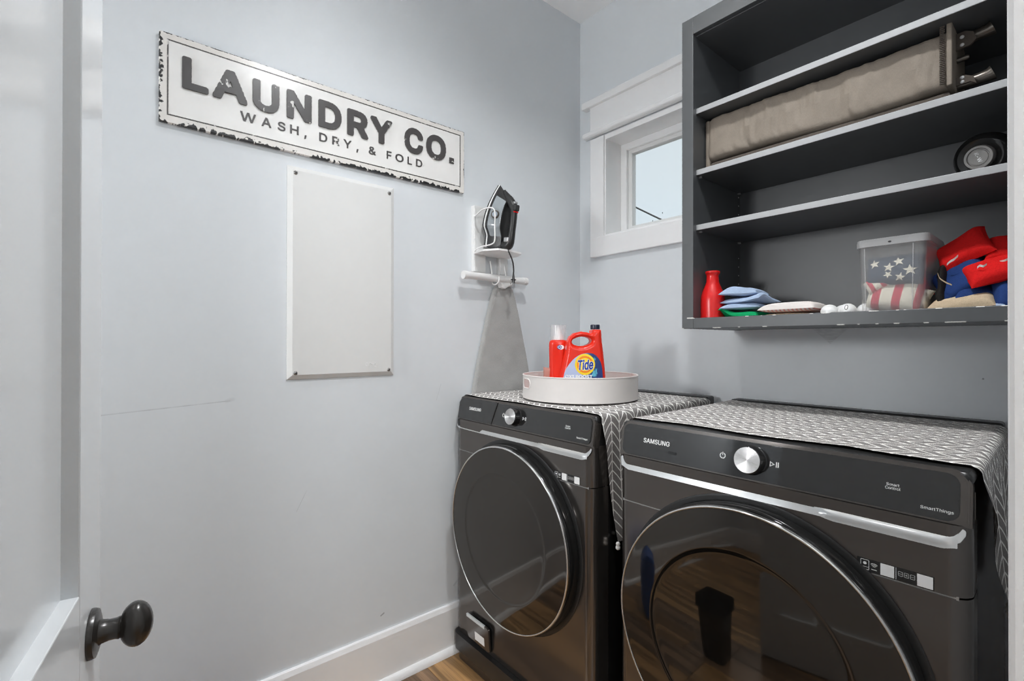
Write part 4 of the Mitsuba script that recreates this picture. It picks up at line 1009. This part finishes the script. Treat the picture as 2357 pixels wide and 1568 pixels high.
def star(r):
    return Polygon([((r if i % 2 == 0 else r * 0.42) * math.sin(i * PI / 5), (r if i % 2 == 0 else r * 0.42) * math.cos(i * PI / 5)) for i in range(10)])
def upright(key, mat, w, hgt, th, loc, lean, rot, seed, label, stars=(), **k):
    """a bag standing on edge, its face towards the room (-y), its foot leaning"""
    m, uv = bag_mesh(w, hgt, th, seed, flat=0.8, **k)
    a = PI / 2 - lean
    Rm = trimesh.transformations.euler_matrix(a, 0, 0, 'sxyz') @ trimesh.transformations.euler_matrix(0, 0, rot, 'sxyz')
    Rm[:3, 3] = loc
    if stars:
        tag(key, label, 'bean bag')
        obj(key + '__cloth', xf(m, Rm), mat, smooth=True, uv=uv)
        top = m.vertices[:len(m.vertices) // 2]
        from scipy.interpolate import griddata
        for sx, sy, r, ro in stars:
            s = affinity.translate(affinity.rotate(star(r), ro), sx, sy)
            v, f = trimesh.creation.triangulate_polygon(s.segmentize(0.004), engine='earcut')
            z = griddata(top[:, :2], top[:, 2], v, method='linear', fill_value=0)
            # the star follows the bag's bulge
            obj(key + '__star', xf(trimesh.Trimesh(np.column_stack([v, z + 0.0012]), f), Rm), 'mat_cream')
    else:
        obj(key, xf(m, Rm), mat, smooth=True, uv=uv, label=label, cat='bean bag')
upright('bean_bag_007', 'mat_stripes', 0.108, 0.082, 0.055, (1.271, -0.252, SF + 0.058), 0.35, -0.15, 21, 'big red-and-cream striped bean bag at the front of the clear tub', wr=0.003, pinch=0.02)
upright('bean_bag_008', 'mat_flag_blue', 0.112, 0.075, 0.050, (1.272, -0.258, 1.366), 0.20, 0.0, 22, 'dark blue starred bean bag at the top of the clear tub',
        stars=((-0.036, 0.014, 0.012, 10), (-0.006, 0.002, 0.012, -8), (0.012, 0.015, 0.012, 12), (0.034, -0.008, 0.014, 5), (-0.008, -0.016, 0.010, 30), (0.016, -0.024, 0.011, -15)), wr=0.002, pinch=0.02)
upright('bean_bag_009', 'mat_stripes', 0.062, 0.036, 0.034, (1.243, -0.262, 1.337), 0.3, 0.5, 23, 'small red-and-cream striped bean bag between the starred and big striped ones in the tub', wr=0.002)
upright('bean_bag_010', 'mat_red_cloth', 0.06, 0.05, 0.036, (1.302, -0.205, 1.318), 0.3, 0.4, 24, 'faded red bean bag behind the big striped one in the tub', wr=0.002)
m_, uv_ = bag_mesh(0.112, 0.15, 0.022, 25, wr=0.001, pinch=0.02)
tag('bean_bag_011', 'dark blue starred bean bag lying on the bottom of the clear tub', 'bean bag')
m_.apply_translation((1.2715, -0.206, SF + 0.0115))
obj('bean_bag_011__cloth', m_, 'mat_flag_blue', smooth=True, uv=uv_)
for x, r_ in ((1.245, 0.008), (1.285, 0.009), (1.316, 0.008)):
    obj('bean_bag_011__star', xf(extrude(affinity.rotate(star(r_), 20 * x), 0.0008), frame((x, -0.2815, SF + 0.014), (1, 0, 0), (0, 0.2, 0.98), (0, -1, 0.2))), 'mat_cream')
upright('bean_bag_012', 'mat_cream', 0.05, 0.05, 0.03, (1.312, -0.235, 1.300), 0.2, -0.4, 26, 'cream bean bag squeezed against the right side of the tub', wr=0.002)

# heap of bags at the right end
def heap(key, mat, w, d, h, loc, rx, ry, rz, seed, label, **k):
    bag(key, mat, w, d, h, loc, rz, (rx, ry), seed, label, **k)
heap('bean_bag_013', 'mat_green', 0.11, 0.11, 0.020, (1.425, -0.235, SF + 0.0105), 0, 0, 0.1, 31, 'green bean bag at the very bottom of the heap on the right', rest=SF + 0.0005, wr=0.001)
heap('bean_bag_014', 'mat_denim', 0.12, 0.115, 0.020, (1.410, -0.238, SF + 0.022), 0.03, -0.04, -0.06, 32, 'pale blue bean bag near the bottom of the heap on the right', rest=SF + 0.012, wr=0.001)
heap('bean_bag_015', 'mat_beige', 0.125, 0.11, 0.046, (1.392, -0.240, SF + 0.032), 0.30, -0.16, -0.10, 33, 'beige bean bag low in the heap on the right', rest=SF + 0.0008, wr=0.002)
heap('bean_bag_016', 'mat_navy', 0.105, 0.10, 0.050, (1.388, -0.215, 1.336), 0.95, -0.55, -0.1, 34, 'dark blue bean bag with yellow stitched letters, in the heap beside the tub', wr=0.004)
heap('bean_bag_017', 'mat_navy', 0.10, 0.10, 0.045, (1.425, -0.215, 1.302), 0.55, 0.20, 0.2, 35, 'dark blue bean bag lying on the beige one', wr=0.004)
heap('bean_bag_018', 'mat_red_cloth', 0.105, 0.095, 0.050, (1.389, -0.185, 1.404), 0.75, -0.45, -0.1, 36, 'topmost red bean bag of the heap, a pointed corner up', wr=0.005, bend=corner(0.05, 0.045, 0.012, 0.04))
heap('bean_bag_019', 'mat_red_cloth', 0.10, 0.09, 0.045, (1.442, -0.235, 1.345), 0.55, -0.30, 0.25, 37, 'crumpled red bean bag in the middle of the heap', wr=0.006)
heap('bean_bag_020', 'mat_red_cloth', 0.09, 0.09, 0.045, (1.468, -0.180, 1.398), 0.7, 0.1, 0.1, 38, 'red bean bag at the right end of the heap, beside the doorway trim', wr=0.005)
heap('bean_bag_021', 'mat_navy', 0.08, 0.09, 0.045, (1.478, -0.245, 1.292), 0.9, 0.1, 0.3, 39, 'blue bean bag at the lower right corner of the heap by the doorway trim', wr=0.004)
heap('bean_bag_022', 'mat_navy', 0.095, 0.09, 0.040, (1.432, -0.150, 1.352), 0.9, 0.3, -0.2, 40, 'dark blue bean bag at the back of the heap, under the red ones', wr=0.004)
def ribbon(key, pts, w, mat):
    P = bez(pts, 8)
    d = np.array([0.1, -0.25, 0.95]); d /= np.linalg.norm(d)
    obj(key, grid(np.stack([P - d * w / 2, P + d * w / 2], 1)), mat, smooth=True)
ribbon('bean_bag_016__thread', [(1.352, -0.262, 1.352), (1.356, -0.266, 1.340), (1.362, -0.268, 1.333), (1.369, -0.268, 1.327), (1.377, -0.266, 1.322)], 0.0035, 'mat_beige')
ribbon('bean_bag_018__loop', [(1.366, -0.246, 1.372), (1.372, -0.252, 1.377), (1.379, -0.254, 1.381), (1.386, -0.252, 1.389)], 0.006, 'mat_white_cloth')
ribbon('bean_bag_019__loop', [(1.419, -0.268, 1.356), (1.424, -0.276, 1.359), (1.430, -0.278, 1.357), (1.435, -0.276, 1.361)], 0.005, 'mat_white_cloth')
ribbon('bean_bag_020__loop', [(1.446, -0.236, 1.366), (1.454, -0.248, 1.366), (1.462, -0.252, 1.368), (1.470, -0.248, 1.374)], 0.007, 'mat_white_cloth')
for q in ('016', '018', '019', '020'):
    k = 'bean_bag_' + q
    scene[k + '__cloth'] = scene.pop(k)
# black net sack between the tub and the heap
def make_sack():
    n, m = 26, 24
    G = np.zeros((n, m, 3))
    for i, z in enumerate(np.linspace(0, 1, n)):
        r = 0.02 + 0.98 * (1 - abs(2 * z - 1) ** 4) ** 0.5 * (1 - 0.25 * z)
        for j, a in enumerate(np.linspace(0, 2 * PI, m)):
            G[i, j] = (1.3535 + 0.0115 * r * math.cos(a) + 0.004 * (1 - z), -0.205 + 0.060 * r * math.sin(a), SF + 0.001 + 0.128 * z)
    G[..., 0] += smooth_noise(G * 40, 1.0, 0.004, 51)
    G[:, -1] = G[:, 0]
    obj('net_sack', grid(G), 'mat_mesh_black', smooth=True, label='dark net sack squeezed between the clear tub and the heap of bean bags', cat='sack')
make_sack()

# ------------------------------------------------------------------ basket and bottles on the washing machine
BZ = 0.9915
def make_basket():
    S = 'round_basket'
    tag(S, 'round off-white metal tray basket with an oval grip hole, on the washing machine cover', 'basket')
    c, R, h = np.array([0.412, -0.455]), 0.203, 0.083
    n, m = 240, 28
    wall = []
    # inner and outer skins with an oval hole on the left side
    th0 = math.radians(248.5)
    pol = sbox(0, 0.003, 2 * PI * R, h)
    hc = (th0 % (2 * PI)) * R
    hole = rrect(hc - 0.032, hc + 0.032, 0.040, 0.072, 0.0159, 12)
    sheet = pol.difference(hole).segmentize(0.006)
    # grid triangulation refined by strips so that it can be wrapped
    strips = [sheet.intersection(sbox(i * 2 * PI * R / n, -1, (i + 1) * 2 * PI * R / n, 1)) for i in range(n)]
    out = []
    for s in strips:
        for p in polys(s):
            v, f = trimesh.creation.triangulate_polygon(p, engine='earcut')
            for r_, fl in ((R, 1), (R - 0.0018, -1)):
                a = v[:, 0] / R
                out.append(trimesh.Trimesh(np.column_stack([c[0] + r_ * np.cos(a), c[1] + r_ * np.sin(a), BZ + v[:, 1]]), f[:, ::fl], process=False))
    wm = cat_(*out); wm.merge_vertices()
    obj(S + '__wall', wm, 'mat_basket', smooth=30)
    a = np.linspace(0, 2 * PI, 121)
    obj(S + '__rim', tube(np.column_stack([c[0] + (R - 0.0006) * np.cos(a), c[1] + (R - 0.0006) * np.sin(a), 0 * a + BZ + h]), 0.0024, 10, caps=False), 'mat_basket', smooth=True)
    hp = np.array(hole.exterior.coords); ha = hp[:, 0] / R
    obj(S + '__grip_rim', tube(np.column_stack([c[0] + (R - 0.0003) * np.cos(ha), c[1] + (R - 0.0003) * np.sin(ha), BZ + hp[:, 1]]), 0.0024, 8, caps=False), 'mat_basket', smooth=True)
    obj(S + '__base', xf(lathe([(0, 0.0034), (R - 0.002, 0.0034), (R - 0.0005, 0.006), (R, 0.004), (R - 0.006, 0.0), (0, 0.0)][::-1], 120), frame((c[0], c[1], BZ + 0.0002), (1, 0, 0), (0, 1, 0), (0, 0, 1))), 'mat_basket', smooth=40)
make_basket()

def solid_from_outline(poly, T_, r, edge, y_taper=None):
    """rounded slab: level set of a 2-D outline, thickness T_, edge radius r"""
    from scipy.ndimage import distance_transform_edt, map_coordinates
    x0, y0, x1, y1 = poly.bounds
    px, pad = 0.0008, 0.012
    from PIL import Image, ImageDraw
    w, h = int((x1 - x0 + 2 * pad) / px), int((y1 - y0 + 2 * pad) / px)
    im = Image.new('L', (w, h)); dw = ImageDraw.Draw(im)
    q = lambda c: [((a - x0 + pad) / px, (b - y0 + pad) / px) for a, b in c]
    dw.polygon(q(poly.exterior.coords), fill=1)
    for i in poly.interiors: dw.polygon(q(i.coords), fill=0)
    on = np.asarray(im) > 0
    d = (distance_transform_edt(on) - distance_transform_edt(~on)) * px
    def f(x, y, z):
        i, j = (y - y0 + pad) / px - 0.5, (x - x0 + pad) / px - 0.5
        i = min(max(i, 0), h - 1.001); j = min(max(j, 0), w - 1.001)
        a, b = int(i), int(j); u, v = i - a, j - b
        dd = -(d[a, b] * (1 - u) * (1 - v) + d[a + 1, b] * u * (1 - v) + d[a, b + 1] * (1 - u) * v + d[a + 1, b + 1] * u * v)
        qx, qz = dd + r, abs(z) - T_ / 2 + r
        return -(min(max(qx, qz), 0.0) + math.hypot(max(qx, 0), max(qz, 0)) - r)
    m = m3.Manifold.level_set(f, [x0 - pad / 2, y0 - pad / 2, -T_ / 2 - 0.006, x1 + pad / 2, y1 + pad / 2, T_ / 2 + 0.006], edge)
    t = mf(m)
    trimesh.smoothing.filter_taubin(t, iterations=6)
    return t

def make_jug():
    S = 'detergent_jug'
    tag(S, 'bright red detergent jug with a handle, dark cap and blue label in the round basket', 'detergent jug')
    u = np.array([0.6376, 0.7704, 0]); nrm = np.array([0.7704, -0.6376, 0])
    k = 0.000231
    bot = 0.9957
    o = np.array([0.4185, -0.5560, 0]) - nrm * 0.045; o[2] = bot
    M = frame(o, u, (0, 0, 1), nrm)
    def q(x, y): return ((x - 740) * k, 1.2515 - (y - 165) * k - bot)
    pts = [q(*p) for p in ((745, 1268), (740, 985), (790, 780), (828, 590), (842, 430), (885, 345), (955, 292), (1050, 270), (1145, 284), (1207, 312), (1216, 240), (1346, 240), (1356, 400), (1375, 560), (1400, 800), (1415, 985), (1412, 1268))]
    pts = [(x, max(z, 0)) for x, z in pts]
    pol = Polygon(pts).buffer(0.006).buffer(-0.012).buffer(0.006)
    hole = affinity.rotate(affinity.scale(Point(*q(1057, 418)).buffer(1.0, 24), 148 * k, 70 * k), 4)
    pol = Polygon(pol.exterior, [list(hole.exterior.coords)])
    body = solid_from_outline(pol, 0.088, 0.016, 0.0028)
    zc = q(0, 300)[1]
    obj(S + '__body', xf(body, M), 'mat_jug_red', smooth=True)
    cxx, cz = q(1281, 0)[0], q(0, 232)[1]
    cap = lathe([(0, 0), (0.0158, 0), (0.0164, 0.001), (0.0164, 0.0135), (0.0150, 0.0158), (0, 0.0158)], 40)
    obj(S + '__cap', xf(cap, M @ frame((cxx, cz, 0), (1, 0, 0), (0, 0, -1), (0, 1, 0))), 'mat_navy_cap', smooth=35)
    zf = 0.0435
    lp = [q(*p) for p in ((775, 1240), (772, 985), (795, 880), (850, 775), (940, 672), (1040, 612), (1140, 592), (1235, 612), (1310, 690), (1350, 800), (1366, 985), (1366, 1240))]
    lab = Polygon(np.vstack([lp[:1], bez(lp[1:-1], 8), lp[-1:]]))
    a0, b0, a1, b1 = lab.bounds
    v, f = trimesh.creation.triangulate_polygon(lab.segmentize(0.004), engine='earcut')
    fm = extrude(lab, 0.0010)
    uv = np.stack([(fm.vertices[:, 0] - a0) / (a1 - a0), (fm.vertices[:, 1] - b0) / (b1 - b0)], 1)
    L = obj(S + '__label', xf(fm, M @ frame((0, 0, zf), (1, 0, 0), (0, 1, 0), (0, 0, 1))), 'mat_jug_label', uv=uv)
    def put(g, z, mat, name): obj(L + '__' + name, xf(extrude(g, 0.0003), M @ frame((0, 0, zf + 0.0010 + z), (1, 0, 0), (0, 1, 0), (0, 0, 1))), mat)
    e = affinity.scale(Point(*q(1097, 762)).buffer(1.0, 32), 150 * k, 158 * k)
    put(e, 0, 'mat_yellow', 'emblem_ring')
    put(affinity.scale(e, 0.80, 0.80), 0.0003, 'mat_orange', 'emblem_ring')
    put(affinity.scale(e, 0.62, 0.62), 0.0006, 'mat_yellow', 'emblem_ring')
    g = fit(text_poly('Tide', 0.035), q(990, 0)[0], q(1218, 0)[0], q(0, 845)[1], q(0, 690)[1])
    g = affinity.skew(affinity.rotate(g, 4), xs=8)
    put(g.buffer(0.0016), 0.0009, 'mat_print', 'lettering')
    put(g.buffer(0.0002), 0.0012, 'mat_blue', 'lettering')
    put(fit(text_poly('OXI BOOST', 0.06), q(800, 0)[0], q(1210, 0)[0], q(0, 968)[1], q(0, 918)[1]), 0.0, 'mat_sticker', 'lettering')
make_jug()

def make_bottle():
    S = 'detergent_bottle'
    tag(S, 'tall red bottle with a clear measuring cap, left of the detergent jug', 'detergent bottle')
    u = np.array([0.655, 0.755, 0]); nrm = np.array([0.755, -0.655, 0])
    o = np.array([0.3405, -0.489, 0.9957]) - nrm * 0.012
    M = frame(o, u, nrm * -1, (0, 0, 1))
    n = 48
    a = np.linspace(0, 2 * PI, n + 1)
    prof = [(0.0, 0.60), (0.002, 0.94), (0.010, 1.0), (0.060, 1.0), (0.090, 0.98), (0.125, 0.97), (0.160, 1.0), (0.186, 1.0), (0.196, 0.95), (0.2005, 0.86), (0.2025, 0.70), (0.2025, 0.0)]
    G = []
    for z, s in prof:
        ca, sa = np.cos(a), np.sin(a)
        e = 0.75
        x, y = 0.0345 * s * np.sign(ca) * np.abs(ca) ** e, 0.028 * s * np.sign(sa) * np.abs(sa) ** e
        if 0.05 < z < 0.19: y = y - 0.004 * np.exp(-((x + 0.012) / 0.012) ** 2) * math.sin((z - 0.05) / 0.14 * PI) * np.sign(sa)
        G.append(np.stack([x, y, 0 * a + z], 1))
    m = grid(np.array(G)[:, ::-1])
    obj(S + '__body', xf(m, M), 'mat_jug_red', smooth=40)
    obj(S + '__spout', xf(lathe([(0, 0.2025), (0.0200, 0.2025), (0.0200, 0.216), (0.0185, 0.218), (0.0125, 0.219), (0.0115, 0.246), (0, 0.246)], 40), M), 'mat_white_plastic', smooth=35)
    cp = [(0.0290, 0.2030), (0.0300, 0.2032), (0.0292, 0.2240), (0.0280, 0.2555), (0.0268, 0.2575), (0, 0.2580)]
    obj(S + '__clear_cap', xf(lathe(cp, 48), M), 'mat_cap_clear', smooth=40)
    e = affinity.scale(Point(0.006, 0.176).buffer(1.0, 24), 0.0128, 0.0088)
    def put(g, z, mat, name): return obj(S + '__' + name, xf(extrude(g, 0.0006), M @ frame((0, -0.0278 - z, 0), (1, 0, 0), (0, 0, 1), (0, -1, 0))), mat)
    put(e, 0.0, 'mat_print', 'emblem')
    c = Point(0.0015, 0.176)
    put(c.buffer(0.0078).difference(c.buffer(0.0058)), 0.0006, 'mat_blue', 'emblem_ring')
    put(affinity.translate(fit(text_poly('e', 0.06), -0.0036, 0.0036, -0.0032, 0.0032), 0.0015, 0.176), 0.0006, 'mat_blue_bag', 'emblem_letter')
make_bottle()
pm, _ = bag_mesh(0.030, 0.105, 0.022, 61, flat=0.9, wr=0.002)
obj('refill_pouch', xf(pm, frame((0.3045, -0.512, 1.0480), (0.655, 0.755, 0), (0.10, -0.087, 0.991), (0.755, -0.655, -0.13))), 'mat_pouch', smooth=True, label='small see-through reddish pouch leaning behind the tall red bottle', cat='pouch')

# ------------------------------------------------------------------ seen mirrored in the dryer door
def make_bin():
    S = 'waste_bin'
    tag(S, 'small square black waste bin with a black liner, mirrored in the dryer door', 'waste bin')
    c = (0.70, -1.55)
    def rg(w, z): 
        p = np.array(rrect(-w, w, -w, w, 0.02, 6).exterior.coords)
        return np.column_stack([p + c, np.full(len(p), z)])
    obj(S + '__body', grid(np.array([rg(0.021, 0.001), rg(0.050, 0.001), rg(0.053, 0.02), rg(0.064, 0.27), rg(0.067, 0.285), rg(0.062, 0.285), rg(0.050, 0.02), rg(0.021, 0.02)])), 'mat_side', smooth=35)
    L = np.array([rg(0.058, 0.20), rg(0.063, 0.288), rg(0.070, 0.292), rg(0.071, 0.24)])
    L += smooth_noise(L * 30, 1.0, 0.004, 71)[..., None] * [1, 1, 0.3]
    obj(S + '__liner', grid(L), 'mat_black_gloss', smooth=True)
make_bin()
def make_blue_pack():
    S = 'refill_pack'
    m, uv = bag_mesh(0.17, 0.34, 0.09, 81, flat=0.9, wr=0.006, pinch=0.05)
    m = xf(m, trimesh.transformations.euler_matrix(PI / 2, 0, 0.9, 'sxyz'))
    m.apply_translation((0.29, -1.58, 0))
    m.apply_translation((0, 0, 0.002 - m.vertices[:, 2].min()))
    obj(S, m, 'mat_blue_bag', smooth=True, label='blue plastic refill pack standing by the left wall, mirrored in the dryer door', cat='pack')
make_blue_pack()
